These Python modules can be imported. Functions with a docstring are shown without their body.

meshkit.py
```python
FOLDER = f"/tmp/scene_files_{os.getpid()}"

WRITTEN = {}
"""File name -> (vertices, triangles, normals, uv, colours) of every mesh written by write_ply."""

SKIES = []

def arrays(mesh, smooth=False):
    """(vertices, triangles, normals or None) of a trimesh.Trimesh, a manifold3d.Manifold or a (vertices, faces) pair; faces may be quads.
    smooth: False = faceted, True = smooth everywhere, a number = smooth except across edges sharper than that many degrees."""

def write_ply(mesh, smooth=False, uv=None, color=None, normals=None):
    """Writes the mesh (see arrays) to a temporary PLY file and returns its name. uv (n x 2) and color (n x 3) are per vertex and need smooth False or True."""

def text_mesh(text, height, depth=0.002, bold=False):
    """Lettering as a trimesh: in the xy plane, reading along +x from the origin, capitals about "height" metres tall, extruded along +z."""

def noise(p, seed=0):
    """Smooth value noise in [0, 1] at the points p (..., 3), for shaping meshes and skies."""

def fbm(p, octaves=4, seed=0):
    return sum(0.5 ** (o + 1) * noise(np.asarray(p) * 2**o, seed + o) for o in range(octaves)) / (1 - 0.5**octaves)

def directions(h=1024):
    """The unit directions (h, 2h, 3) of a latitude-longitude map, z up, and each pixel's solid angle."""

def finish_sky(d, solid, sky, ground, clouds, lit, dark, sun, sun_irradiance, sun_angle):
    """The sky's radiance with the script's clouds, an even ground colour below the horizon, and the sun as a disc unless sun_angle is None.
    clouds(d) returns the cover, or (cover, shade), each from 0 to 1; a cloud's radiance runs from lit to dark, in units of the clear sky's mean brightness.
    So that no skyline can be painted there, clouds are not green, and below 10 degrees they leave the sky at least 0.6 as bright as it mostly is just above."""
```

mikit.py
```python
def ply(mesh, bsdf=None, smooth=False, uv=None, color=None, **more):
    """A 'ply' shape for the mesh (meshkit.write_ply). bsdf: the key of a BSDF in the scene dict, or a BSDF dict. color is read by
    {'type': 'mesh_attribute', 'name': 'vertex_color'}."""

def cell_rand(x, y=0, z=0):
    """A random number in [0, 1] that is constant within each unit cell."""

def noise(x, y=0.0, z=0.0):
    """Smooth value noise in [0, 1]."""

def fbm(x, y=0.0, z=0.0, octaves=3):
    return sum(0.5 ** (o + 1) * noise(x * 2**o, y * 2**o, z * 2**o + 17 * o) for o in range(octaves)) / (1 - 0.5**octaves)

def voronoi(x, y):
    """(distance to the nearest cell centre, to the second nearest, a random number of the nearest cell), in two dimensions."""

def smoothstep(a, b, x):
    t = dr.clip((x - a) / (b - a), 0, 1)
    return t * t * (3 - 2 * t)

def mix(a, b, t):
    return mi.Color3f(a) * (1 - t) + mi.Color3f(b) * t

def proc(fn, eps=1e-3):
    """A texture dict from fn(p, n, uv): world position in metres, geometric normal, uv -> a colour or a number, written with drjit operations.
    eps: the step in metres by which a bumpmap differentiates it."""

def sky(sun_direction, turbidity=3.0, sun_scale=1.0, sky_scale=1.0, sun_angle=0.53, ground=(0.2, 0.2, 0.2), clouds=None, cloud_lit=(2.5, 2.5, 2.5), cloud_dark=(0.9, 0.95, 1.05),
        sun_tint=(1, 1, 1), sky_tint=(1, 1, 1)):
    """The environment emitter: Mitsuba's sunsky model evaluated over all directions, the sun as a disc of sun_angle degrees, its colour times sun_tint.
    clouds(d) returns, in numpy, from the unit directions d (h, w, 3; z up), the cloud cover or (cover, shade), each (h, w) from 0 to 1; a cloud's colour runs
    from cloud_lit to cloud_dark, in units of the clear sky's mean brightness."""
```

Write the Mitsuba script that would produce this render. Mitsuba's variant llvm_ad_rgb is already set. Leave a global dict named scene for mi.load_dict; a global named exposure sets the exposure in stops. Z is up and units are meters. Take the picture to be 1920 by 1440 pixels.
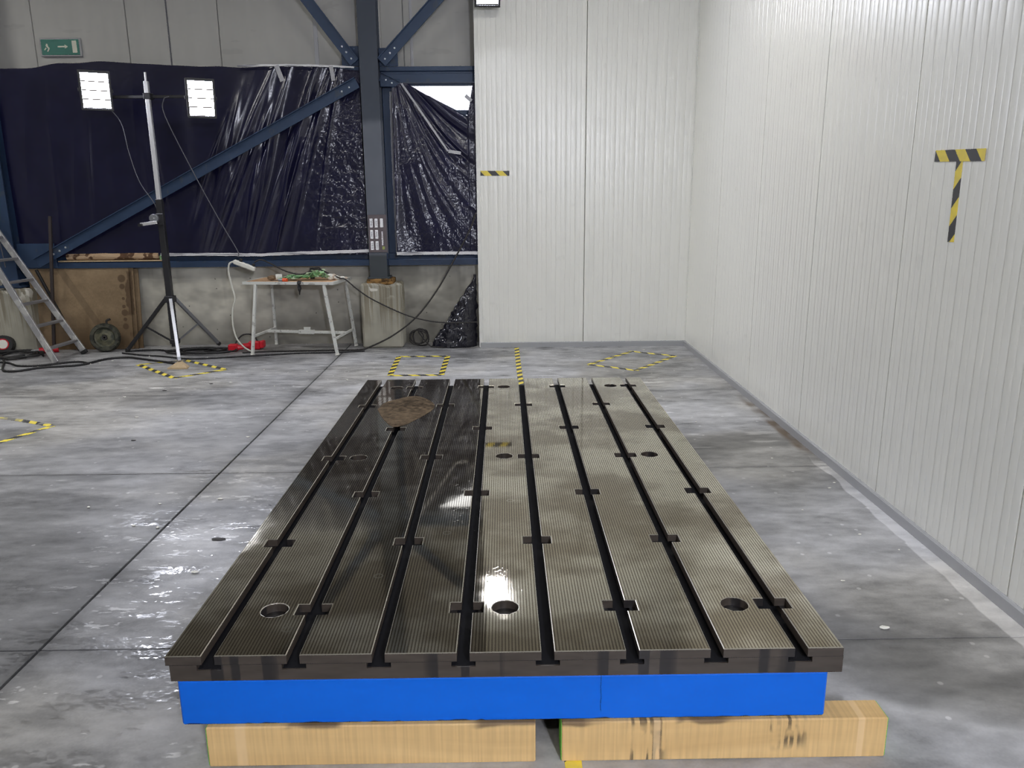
import math
import numpy as np
import trimesh
import shapely
from shapely.geometry import Polygon, Point, box as sbox
from shapely.ops import unary_union
import drjit as dr
import mitsuba as mi
import mikit
import meshkit
from mikit import noise, fbm, smoothstep, mix, voronoi, cell_rand

T = mi.ScalarTransform4f
rng = np.random.default_rng(7)
scene, labels = {"type": "scene"}, {}

# ------------------------------------------------------------------ camera, sky, exposure
exposure = 2.1
YAW, PITCH, ROLL = 0.0097, 0.2377, -0.0085
EYE = np.array([0.006, -2.04, 1.68])
_f = np.array([math.sin(YAW) * math.cos(PITCH), math.cos(YAW) * math.cos(PITCH), -math.sin(PITCH)])
_r = np.array([math.cos(YAW), -math.sin(YAW), 0.0])
_u = np.cross(_r, _f)
_up = -math.sin(ROLL) * _r + math.cos(ROLL) * _u
scene["camera"] = {
    "type": "perspective", "fov": 2 * math.degrees(math.atan(960 / 1459.5)), "fov_axis": "x", "near_clip": 0.05, "far_clip": 100.0,
    "to_world": T().look_at(origin=EYE.tolist(), target=(EYE + _f).tolist(), up=_up.tolist()),
}
scene["sky"] = {**mikit.sky((0.3, 0.5, 0.7), turbidity=6.0, sun_scale=0.0, sky_scale=1.5, clouds=lambda d: (np.ones(d.shape[:2]), 0.25 * meshkit.fbm(d * 4.0, 3)),
                            cloud_lit=(2.3, 2.4, 2.7), cloud_dark=(1.6, 1.7, 2.0)), "sampling_weight": 0.6}
FLOOD = 84.0      # radiance of the LED work floods
FILL = 10.5        # radiance of the added ceiling fill lamps

# ------------------------------------------------------------------ helpers
def key_for(name, parent=None):
    base = f"{parent}__{name}" if parent else name
    taken = lambda k: k in scene or k in labels or any(x.startswith(k + "__") for x in scene)
    if not taken(base):
        return base
    n = 1
    while taken(f"{base}_{n:03d}"):
        n += 1
    return f"{base}_{n:03d}"


def tag(k, label=None, cat=None, group=None, kind=None):
    d = {}
    if label: d["label"] = label
    if cat: d["category"] = cat
    if group: d["group"] = group
    if kind: d["kind"] = kind
    labels[k] = d
    return k


def thing(name, label, cat, group=None):
    return tag(key_for(name), label, cat, group)


def obj(name, mesh, m, parent=None, smooth=False, uv=None, label=None, cat=None, group=None, kind=None, **more):
    k = key_for(name, parent)
    scene[k] = mikit.ply(mesh, m, smooth, uv=uv, **more)
    if label or cat or kind:
        tag(k, label, cat, group, kind)
    return k


def put(name, like, parent=None):
    """another entry with the same shape dict"""
    k = key_for(name, parent)
    scene[k] = like
    return k


def cat(ms):
    return trimesh.util.concatenate(ms)


def hull(pts):
    return trimesh.convex.convex_hull(np.asarray(pts, float))


def bx(x0, x1, y0, y1, z0, z1, c=0.0):
    """box between limits with chamfer c"""
    if c <= 0:
        m = trimesh.creation.box((x1 - x0, y1 - y0, z1 - z0))
        m.apply_translation(((x0 + x1) / 2, (y0 + y1) / 2, (z0 + z1) / 2))
        return m
    h = np.array([x1 - x0, y1 - y0, z1 - z0]) / 2
    c = min(c, h.min() * 0.9)
    pts = []
    for s in np.ndindex(2, 2, 2):
        s = np.array(s) * 2 - 1
        for a in range(3):
            q = h - c
            q[a] = h[a]
            pts.append(s * q)
    m = hull(pts)
    m.apply_translation(((x0 + x1) / 2, (y0 + y1) / 2, (z0 + z1) / 2))
    return m


def frame_of(d, up=(0, 0, 1)):
    d = np.asarray(d, float) / np.linalg.norm(d)
    up = np.asarray(up, float)
    if abs(d @ up) / np.linalg.norm(up) > 0.99:
        up = np.array([0, 1.0, 0])
    s = np.cross(d, up); s /= np.linalg.norm(s)
    return d, s, np.cross(s, d)


def bar(a, b, w, h, up=(0, 0, 1), c=0.0):
    """rectangular bar from a to b; w along side, h along up"""
    a, b = np.asarray(a, float), np.asarray(b, float)
    d, s, u = frame_of(b - a, up)
    L = np.linalg.norm(b - a)
    m = bx(-L / 2, L / 2, -w / 2, w / 2, -h / 2, h / 2, c)
    M = np.eye(4); M[:3, 0] = d; M[:3, 1] = s; M[:3, 2] = u; M[:3, 3] = (a + b) / 2
    if np.linalg.det(M[:3, :3]) < 0:
        M[:3, 1] *= -1
    m.apply_transform(M)
    return m


def spline(pts, n=8):
    p = np.asarray(pts, float)
    q = np.vstack([2 * p[0] - p[1], p, 2 * p[-1] - p[-2]])
    out = []
    for i in range(1, len(q) - 2):
        for t in np.linspace(0, 1, n, endpoint=False):
            a, b, c, d = q[i - 1:i + 3]
            out.append(0.5 * (2 * b + (c - a) * t + (2 * a - 5 * b + 4 * c - d) * t * t + (3 * b - a - 3 * c + d) * t ** 3))
    return np.vstack([out, p[-1:]])


def tube(pts, r, sides=8, n=8, smooth=True):
    p = spline(pts, n) if smooth and len(pts) > 2 else np.asarray(pts, float)
    r = np.broadcast_to(np.asarray(r, float), (len(p),)) if np.ndim(r) == 0 or len(np.atleast_1d(r)) == len(p) else np.interp(np.linspace(0, 1, len(p)), np.linspace(0, 1, len(r)), r)
    t = np.gradient(p, axis=0)
    t /= np.linalg.norm(t, axis=1, keepdims=True) + 1e-12
    s = np.cross(t[0], [0, 0, 1]) if abs(t[0][2]) < 0.9 else np.cross(t[0], [0, 1, 0])
    s /= np.linalg.norm(s)
    rings = []
    ang = np.arange(sides) * 2 * np.pi / sides
    for i in range(len(p)):
        s = s - (s @ t[i]) * t[i]; s /= np.linalg.norm(s)
        b = np.cross(t[i], s)
        rings.append(p[i] + r[i] * (np.cos(ang)[:, None] * s + np.sin(ang)[:, None] * b))
    v = np.vstack(rings + [p[:1], p[-1:]])
    f = []
    n_, k = len(p), sides
    for i in range(n_ - 1):
        for j in range(k):
            a, b_, c, d = i * k + j, i * k + (j + 1) % k, (i + 1) * k + (j + 1) % k, (i + 1) * k + j
            f += [[a, b_, c], [a, c, d]]
    for j in range(k):
        f.append([n_ * k, (j + 1) % k, j])
        f.append([n_ * k + 1, (n_ - 1) * k + j, (n_ - 1) * k + (j + 1) % k])
    return trimesh.Trimesh(v, f, process=False)


def cyl(a, b, r, sides=16):
    return tube([a, b], r, sides, smooth=False)


def extrude(poly, axis, a, b):
    """extrude a shapely polygon. axis 'y': poly in (x,z); 'x': poly in (y,z); 'z': poly in (x,y)"""
    m = trimesh.creation.extrude_polygon(poly, b - a, engine="earcut")
    v = m.vertices.copy()
    if axis == "z":
        m.vertices = np.c_[v[:, 0], v[:, 1], v[:, 2] + a]
    elif axis == "y":
        m.vertices = np.c_[v[:, 0], v[:, 2] + a, v[:, 1]]
        m.invert()
    else:
        m.vertices = np.c_[v[:, 2] + a, v[:, 0], v[:, 1]]
    return m


def lathe(profile, n=32):
    """profile (r,z), revolved about z"""
    return trimesh.creation.revolve(np.asarray(profile, float), sections=n)


def place(m, origin, zdir, xhint=(1, 0, 0)):
    z = np.asarray(zdir, float) / np.linalg.norm(zdir)
    x = np.asarray(xhint, float); x = x - (x @ z) * z; x /= np.linalg.norm(x)
    M = np.eye(4); M[:3, 0] = x; M[:3, 1] = np.cross(z, x); M[:3, 2] = z; M[:3, 3] = origin
    m = m.copy(); m.apply_transform(M)
    return m


def grid(P):
    """P (n,m,3) -> mesh (thin, open)"""
    n, m = P.shape[:2]
    i = np.arange(n * m).reshape(n, m)
    a, b, c, d = i[:-1, :-1].ravel(), i[1:, :-1].ravel(), i[1:, 1:].ravel(), i[:-1, 1:].ravel()
    return trimesh.Trimesh(P.reshape(-1, 3), np.vstack([np.c_[a, b, c], np.c_[a, c, d]]), process=False)


def lin(r, g, b):
    c = np.array([r, g, b]) / 255.0
    return np.where(c <= 0.04045, c / 12.92, ((c + 0.055) / 1.055) ** 2.4).tolist()


def rgb(c):
    return {"type": "rgb", "value": [float(x) for x in c]}


def mat(name, c, rough=0.5, metal=0.0, spec=0.5, two=True, bump=None, bump_scale=1.0, **more):
    b = {"type": "principled", "base_color": c if isinstance(c, dict) else rgb(c), "roughness": rough, "metallic": metal, **more}
    if metal == 0.0 or isinstance(metal, dict):
        b["specular"] = spec
    if bump is not None:
        b = {"type": "bumpmap", "arbitrary": bump, "scale": bump_scale, "bsdf": b}
    scene[name] = {"type": "twosided", "bsdf": b} if two else b
    return name


def C(*v):
    return mi.Color3f(*v)


# ------------------------------------------------------------------ materials
def floor_col(p, n, uv):
    x, y = p.x, p.y
    big = fbm(x * 0.55 + 3.1, y * 0.75, 2.0, 4)
    mid = fbm(x * 2.3, y * 4.2 + 9.0, 5.0, 4)
    fine = fbm(x * 13.0, y * 26.0, 1.0, 3)
    grain = noise(x * 160.0, y * 160.0)
    drawn = fbm(x * 4.5 + 40.0 + 1.5 * (mid - 0.5), y * 12.0 + 2.0 * (big - 0.5), 6.0, 5)
    v = 0.285 + 0.20 * (big - 0.5) + 0.26 * (mid - 0.5) + 0.16 * (fine - 0.5) + 0.24 * (drawn - 0.5) + 0.03 * (grain - 0.5)
    # one tone per slab: light falloff painted darker to the near left, slight random variation
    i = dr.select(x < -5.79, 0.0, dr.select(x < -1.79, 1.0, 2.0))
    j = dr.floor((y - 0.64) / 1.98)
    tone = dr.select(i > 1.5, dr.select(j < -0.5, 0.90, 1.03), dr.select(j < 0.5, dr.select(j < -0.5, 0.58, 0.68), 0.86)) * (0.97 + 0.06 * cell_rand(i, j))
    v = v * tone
    stain = smoothstep(0.58, 0.72, fbm(x * 1.1 + 20.0, y * 1.6, 4.0, 4))
    v = v * (1 - 0.38 * stain)
    # pale scuffs, drawn out crosswise
    sc = smoothstep(0.72, 0.82, fbm(x * 2.2, y * 9.0, 8.0, 4)) * smoothstep(0.45, 0.6, noise(x * 1.3, y * 0.9, 2.0))
    v = v + 0.22 * sc
    glint = smoothstep(0.645, 0.72, 0.55 * fbm(x * 5.0 + 3.0, y * 15.0, 12.0, 3) + 0.45 * fbm(x * 26.0, y * 70.0, 3.0, 3)) * smoothstep(-2.3, -1.7, x) * smoothstep(3.0, 2.2, y) * smoothstep(-0.95, -1.05, x)
    v = v + 0.26 * glint  # lamp glints on the wet floor, painted into the colour as pale specks
    k1, k2, k3 = voronoi(x * 9.0, y * 9.0)
    speck = smoothstep(0.11, 0.06, k1) * smoothstep(0.86, 0.88, k3)
    v = v + 0.16 * speck
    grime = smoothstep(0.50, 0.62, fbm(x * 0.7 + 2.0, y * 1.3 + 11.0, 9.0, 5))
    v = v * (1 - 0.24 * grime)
    # dirt in and along the slab joints
    jx = dr.abs(x + 1.79)
    jy = dr.minimum(dr.abs(y - 0.64), dr.minimum(dr.abs(y - 2.60), dr.abs(y - 4.6)))
    v = v * (1 - 0.35 * dr.exp(-jx * jx * 260.0) * (0.4 + fine)) * (1 - 0.25 * dr.exp(-jy * jy * 900.0))
    # filler smeared along the foot of the right-hand partition
    w = 2.03 - x
    pale = smoothstep(0.050, 0.038, w + 0.05 * (fbm(y * 6.0, x * 3.0, 1.0, 4) - 0.5) - 0.03 * smoothstep(2.4, 0.8, y)) * smoothstep(2.9, 2.4, y) * smoothstep(0.2, 0.5, y)
    v = v + 0.20 * pale * smoothstep(-0.2, 0.0, w)
    dirt = smoothstep(0.075, 0.02, w) * smoothstep(2.7, 3.1, y) * smoothstep(4.6, 3.8, y) * noise(y * 9.0, x * 20.0)
    v = dr.clip(v, 0.02, 0.6)
    warm = smoothstep(0.45, 0.7, fbm(x * 0.9 + 7.0, y * 1.1, 3.0, 3))
    col = C(v * (0.985 + 0.05 * warm), v * (0.985 + 0.02 * warm), v * (1.02 - 0.06 * warm))
    return mix(col, C(0.10, 0.065, 0.035), dr.clip(dirt * 1.3, 0, 0.85))


def floor_rough(p, n, uv):
    x, y = p.x, p.y
    wet = smoothstep(0.555, 0.62, 0.6 * fbm(x * 5.0 + 1.5, y * 17.0, 6.0, 3) + 0.4 * fbm(x * 40.0, y * 90.0, 1.0, 3)) * smoothstep(-2.6, -1.8, x) * smoothstep(3.4, 2.4, y) * smoothstep(0.35, 0.55, fbm(x * 1.6, y * 2.2, 1.0, 2))
    return dr.clip(0.52 + 0.22 * (fbm(x * 4.0, y * 6.0, 3.0, 3) - 0.5) - 0.34 * wet, 0.13, 0.8)


def floor_bump(p, n, uv):
    return 0.0014 * fbm(p.x * 22.0, p.y * 30.0, 0.0, 3) + 0.0009 * fbm(p.x * 70.0, p.y * 70.0, 2.0, 2)


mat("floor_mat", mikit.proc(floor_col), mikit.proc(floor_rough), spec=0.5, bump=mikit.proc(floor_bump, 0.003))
mat("joint_mat", [0.03, 0.028, 0.026], 0.8)


def panel_col(p, n, uv):
    v = 0.775 + 0.03 * (fbm(p.x * 1.3 + p.y * 1.3, p.z * 1.0, 3.0, 3) - 0.5)
    d = smoothstep(0.25, 0.0, p.z) * fbm(p.x * 6 + p.y * 6, p.z * 9, 1.0, 3) * 0.18
    s = smoothstep(0.82, 0.86, fbm((p.x + p.y) * 9.0, p.z * 7.0, 9.0, 4)) * 0.05
    v = v * (1 - d - s)
    return C(v * 1.0, v * 0.995, v * 0.935)


mat("panel_mat", mikit.proc(panel_col), 0.30, spec=0.5)
mat("trim_mat", lin(158, 159, 161), 0.55, 0.1)
mat("white_trim", [0.72, 0.72, 0.68], 0.35)


def clad_col(p, n, uv):
    v = 0.40 + 0.05 * (fbm(p.x * 2.0, p.z * 0.7, 3.0, 3) - 0.5) + 0.03 * (fbm(p.x * 14.0, p.z * 2.0, 1.0, 3) - 0.5)
    s = smoothstep(0.76, 0.82, fbm(p.x * 3.0, p.z * 9.0, 5.0, 4))
    v = v * (1 - 0.08 * s)
    return C(v * 1.02, v, v * 0.95)


mat("clad_mat", mikit.proc(clad_col), 0.55)
mat("ceiling_mat", [0.14, 0.14, 0.145], 0.7)


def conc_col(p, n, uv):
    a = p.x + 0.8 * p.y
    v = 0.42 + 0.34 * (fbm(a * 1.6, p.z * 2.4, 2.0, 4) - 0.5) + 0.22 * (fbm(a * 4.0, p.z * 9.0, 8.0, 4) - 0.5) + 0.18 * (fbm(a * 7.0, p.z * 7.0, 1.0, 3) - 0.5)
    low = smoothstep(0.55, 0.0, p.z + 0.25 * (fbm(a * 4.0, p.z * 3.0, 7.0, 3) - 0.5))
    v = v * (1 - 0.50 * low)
    blot = smoothstep(0.52, 0.68, fbm(a * 2.2 + 9.0, p.z * 3.4, 5.0, 4))
    v = v * (1 - 0.30 * blot)
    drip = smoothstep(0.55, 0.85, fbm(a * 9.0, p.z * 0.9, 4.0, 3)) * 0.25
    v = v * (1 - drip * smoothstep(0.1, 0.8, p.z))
    q1, q2, q3 = voronoi(a * 7.0, p.z * 7.0)
    spot = smoothstep(0.07, 0.04, q1) * smoothstep(0.88, 0.90, q3)
    v = dr.clip(v * (1 - 0.6 * spot), 0.03, 0.7)
    return C(v * 1.04, v, v * 0.88)


def conc_bump(p, n, uv):
    return 0.004 * fbm((p.x + p.y) * 14.0, p.z * 14.0, 0.0, 4)


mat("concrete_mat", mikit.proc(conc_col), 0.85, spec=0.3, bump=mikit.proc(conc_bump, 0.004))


def ped_col(p, n, uv):
    a = p.x + p.y
    v = 0.33 + 0.24 * (fbm(a * 5.0, p.z * 4.0, 2.0, 4) - 0.5)
    drip = smoothstep(0.44, 0.66, fbm(a * 42.0, p.z * 1.6, 4.0, 3)) * smoothstep(0.05, 0.5, p.z)
    col = mix(C(v, v * 0.96, v * 0.80), C(0.13, 0.10, 0.055), 0.55 * drip)
    wht = smoothstep(0.62, 0.68, fbm(a * 9.0, p.z * 9.0, 5.0, 3)) * smoothstep(0.55, 0.68, p.z)
    return mix(col, C(0.62, 0.60, 0.54), wht)


mat("pedestal_mat", mikit.proc(ped_col), 0.85, spec=0.3, bump=mikit.proc(conc_bump, 0.004))


def rust_col(p, n, uv):
    t = fbm(p.x * 26, p.y * 26, p.z * 26, 3)
    return mix(C(0.06, 0.035, 0.015), C(0.28, 0.16, 0.06), smoothstep(0.35, 0.7, t))


mat("rust_mat", mikit.proc(rust_col), 0.9, spec=0.2)


def steel_blue(p, n, uv):
    t = fbm(p.x * 7, p.y * 7, p.z * 5, 4)
    s = smoothstep(0.68, 0.74, fbm(p.x * 18 + 4, p.y * 18, p.z * 8, 3))
    return mix(mix(C(0.016, 0.034, 0.075), C(0.026, 0.052, 0.108), t), C(0.05, 0.06, 0.07), 0.5 * s)


mat("blue_steel", mikit.proc(steel_blue), 0.45)


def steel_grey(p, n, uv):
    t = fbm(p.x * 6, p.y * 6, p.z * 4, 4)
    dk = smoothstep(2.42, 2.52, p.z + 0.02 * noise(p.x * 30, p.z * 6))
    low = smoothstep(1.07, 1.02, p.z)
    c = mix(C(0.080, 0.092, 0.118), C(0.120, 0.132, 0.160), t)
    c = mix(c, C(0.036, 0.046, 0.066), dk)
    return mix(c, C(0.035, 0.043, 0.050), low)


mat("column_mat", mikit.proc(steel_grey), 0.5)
mat("bolt_mat", lin(190, 195, 200), 0.35, 0.6)


def foil_col(p, n, uv):
    t = fbm(p.x * 5, p.z * 5, 1.0, 3)
    return mix(C(0.004, 0.004, 0.020), C(0.008, 0.008, 0.034), t)  # blue tint paints the glow of the lamps onto the black sheet


def foil_bump(p, n, uv):
    a = fbm(p.x * 34.0, p.z * 30.0, p.y * 20.0, 3)
    crk = smoothstep(-2.6, -1.6, p.x)
    return (0.0006 + 0.0034 * crk) * dr.abs(a - 0.5) * 2.0


mat("foil_mat", mikit.proc(foil_col), 0.24, spec=0.7, bump=mikit.proc(foil_bump, 0.003))
mat("foil_plain", [0.007, 0.007, 0.014], 0.18, spec=0.8)
mat("white_tape", mikit.proc(lambda p, n, uv: mix(C(0.16, 0.16, 0.19), C(0.66, 0.66, 0.68), smoothstep(0.30, 0.62, fbm(p.x * 4.0 + 1.0, p.z * 50.0, 2.0, 3) + 0.16 * smoothstep(-3.0, -2.2, p.x)))), 0.42)
mat("grey_tape", [0.40, 0.40, 0.42], 0.4)


def hazard(p, n, uv):
    t = (uv.x - uv.y) / 0.165
    s = t - dr.floor(t)
    k = smoothstep(0.47, 0.49, s) * smoothstep(1.0, 0.98, s)
    w = fbm(p.x * 30, p.y * 30, p.z * 30, 3)
    y = mix(C(0.80, 0.63, 0.045), C(0.62, 0.50, 0.09), w)
    return mix(y, C(0.035, 0.034, 0.034), k)


def hazard_worn(p, n, uv):
    w = smoothstep(0.50, 0.62, fbm(p.x * 9, p.y * 9, p.z * 9, 4))
    return mix(mi.Color3f(hazard(p, n, uv)), C(0.19, 0.185, 0.17), 0.85 * w)


mat("hazard_mat", mikit.proc(hazard), 0.45)
mat("hazard_worn_mat", mikit.proc(hazard_worn), 0.55)


def plate_col(p, n, uv):
    # planing ridges run the length of the plate, 10 mm apart; oil has darkened it in blotches
    s = p.x * 100.0
    s = s - dr.floor(s)
    ridge = smoothstep(0.10, 0.32, s) * smoothstep(0.90, 0.66, s)
    o = fbm(p.x * 2.4 + 2.0, p.y * 3.0, 3.0, 4)
    o2 = fbm(p.x * 9.0, p.y * 12.0, 7.0, 3)
    k = smoothstep(0.36, 0.64, o * 0.75 + o2 * 0.25)
    k = dr.clip(0.18 + 0.82 * k, 0, 1)
    lo = mix(C(0.100, 0.077, 0.050), C(0.230, 0.205, 0.155), k)
    hi = mix(C(0.230, 0.190, 0.125), C(0.600, 0.565, 0.460), k)
    c = mix(lo, hi, ridge)
    # a few pale drops dried on the surface
    a, b, w = voronoi(p.x * 3.0, p.y * 3.0)
    ring = smoothstep(0.055, 0.05, a) * smoothstep(0.03, 0.04, a) * smoothstep(0.75, 0.8, w)
    return mix(c, C(0.42, 0.40, 0.33), 0.7 * ring)


def plate_rough(p, n, uv):
    o = fbm(p.x * 2.4 + 2.0, p.y * 3.0, 3.0, 4)
    o2 = fbm(p.x * 20.0, p.y * 26.0, 7.0, 3)
    return dr.clip(0.032 + 0.14 * (o - 0.5) + 0.07 * (o2 - 0.5), 0.012, 0.26)


def plate_bump(p, n, uv):
    s = dr.cos(p.x * (2 * math.pi * 100.0))
    drop = smoothstep(0.76, 0.92, noise(p.x * 120.0, p.y * 120.0)) * smoothstep(0.5, 0.65, fbm(p.x * 6.0, p.y * 6.0, 5.0, 3))
    return 0.000006 * s + 0.00005 * drop + 0.00002 * fbm(p.x * 14.0, p.y * 14.0, 0.0, 2)


mat("plate_mat", mikit.proc(plate_col), mikit.proc(plate_rough), 0.92, bump=mikit.proc(plate_bump, 0.0012))
mat("plate_edge", [0.42, 0.395, 0.33], 0.30, 0.8)


def castside(p, n, uv):
    t = fbm(p.x * 12, p.y * 12, p.z * 40, 4)
    d = smoothstep(0.60, 0.72, noise(p.x * 34.0, p.z * 3.0, 2.0)) * smoothstep(0.50, 0.62, noise(p.x * 4.0 + 1.5, 0.0, 5.0))
    c = mix(C(0.032, 0.025, 0.020), C(0.058, 0.046, 0.037), t)
    c = mix(c, C(0.012, 0.010, 0.009), smoothstep(0.0022, 0.0012, dr.abs(p.z - 0.3445)))
    return mix(c, C(0.010, 0.009, 0.010), 0.85 * d)


mat("cast_side", mikit.proc(castside), 0.42, spec=0.5)
mat("slot_mat", [0.008, 0.008, 0.010], 0.8, spec=0.12, bump=mikit.proc(lambda p, n, uv: 0.003 * fbm(p.x * 40, p.y * 40, 0, 3), 0.003))


def bluepaint(p, n, uv):
    t = fbm(p.x * 3, p.z * 10, p.y * 3, 3)
    c = mix(C(0.0010, 0.098, 0.520), C(0.0016, 0.115, 0.600), t)
    crack = smoothstep(0.0012, 0.0006, dr.abs(p.x - 0.283 - 0.003 * noise(p.z * 60.0))) * smoothstep(0.160, 0.175, p.z)
    chip = smoothstep(0.012, 0.006, p.z - 0.137 + 0.010 * noise(p.x * 40.0, 2.0))
    c = mix(c, C(0.0008, 0.03, 0.13), crack)
    return mix(c, C(0.012, 0.014, 0.02), chip)


mat("blue_paint", mikit.proc(bluepaint), 0.48, spec=0.25)


def timber_col(p, n, uv):
    # sawn face: fine upright saw marks over long grain
    saw = noise(p.x * 210.0, p.z * 9.0, 1.0)
    g = fbm(p.x * 1.6, p.z * 26.0 + 2.5 * noise(p.x * 2.2, p.z * 4.0), p.y * 26.0, 4)
    c = mix(C(0.50, 0.32, 0.135), C(0.64, 0.44, 0.205), g)
    c = c * (0.90 + 0.15 * saw)
    win = smoothstep(0.07, 0.035, dr.abs(p.x - 0.425)) + smoothstep(0.08, 0.03, dr.abs(p.x - 0.85)) * smoothstep(0.02, 0.07, p.z)
    smear = dr.minimum(win, 1.0) * smoothstep(0.38, 0.62, noise(p.x * 105.0, p.z * 16.0, 9.0)) * smoothstep(0.30, 0.60, fbm(p.x * 14.0, p.z * 18.0, 3.0, 3))
    c = mix(c, C(0.035, 0.030, 0.026), 0.8 * smear)
    band = smoothstep(0.012, 0.008, dr.abs(p.x - 0.455)) + smoothstep(0.012, 0.008, dr.abs(p.x - 1.075)) + smoothstep(0.02, 0.012, dr.abs(p.x + 0.80))
    c = mix(c, C(0.70, 0.50, 0.28), 0.55 * dr.minimum(band, 1.0))
    stain = smoothstep(0.125, 0.137, p.z + 0.016 * (noise(p.x * 22.0, 4.0) - 0.35)) * smoothstep(0.4, 0.6, noise(p.x * 7.0, 1.0))
    return mix(c, C(0.06, 0.04, 0.03), 0.75 * stain)


mat("timber_mat", mikit.proc(timber_col), 0.72, spec=0.3, bump=mikit.proc(lambda p, n, uv: 0.0012 * noise(p.x * 150.0, p.z * 6.0), 0.002))
mat("green_end", lin(95, 170, 60), 0.7)


def chip_col(p, n, uv):
    t = fbm(p.x * 55, p.z * 55, 3.0, 3)
    b = fbm(p.x * 2.5, p.z * 3.5, 1.0, 4)
    c = mix(C(0.165, 0.115, 0.068), C(0.290, 0.210, 0.130), t * 0.4 + smoothstep(0.3, 0.7, b) * 0.6)
    low = smoothstep(0.42, 0.0, p.z + 0.3 * (noise(p.x * 16.0, p.z * 2.5) - 0.5))
    c = mix(c, C(0.085, 0.052, 0.026), 0.75 * low)
    d = mi.Float(0)
    for (sx, sz, r) in ((-4.33, 0.80, 0.050), (-4.33, 0.71, 0.036), (-4.325, 0.575, 0.020), (-4.325, 0.485, 0.024), (-4.32, 0.415, 0.044), (-4.32, 0.34, 0.024), (-4.32, 0.26, 0.040)):
        q = dr.sqrt(dr.square(p.x - sx) + dr.square(p.z - sz))
        d = dr.maximum(d, smoothstep(r, r * 0.7, q))
    e = smoothstep(0.075, 0.055, dr.abs(p.x + 4.255) + 0.07 * fbm(p.z * 11.0, p.x * 11.0, 4.0, 3)) * smoothstep(0.10, 0.2, p.z) * smoothstep(0.90, 0.86, p.z) * smoothstep(0.30, 0.42, fbm(p.z * 6.0, 3.0, 1.0, 2))
    c = mix(c, C(0.075, 0.045, 0.026), 0.75 * dr.maximum(d, e))
    streak = smoothstep(0.02, 0.0, dr.abs((p.x + 4.95) + 0.62 * (p.z - 0.8)) - 0.035)
    return mix(c, C(0.10, 0.07, 0.045), 0.4 * streak)


mat("chipboard", mikit.proc(chip_col), 0.8, spec=0.25)


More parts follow.
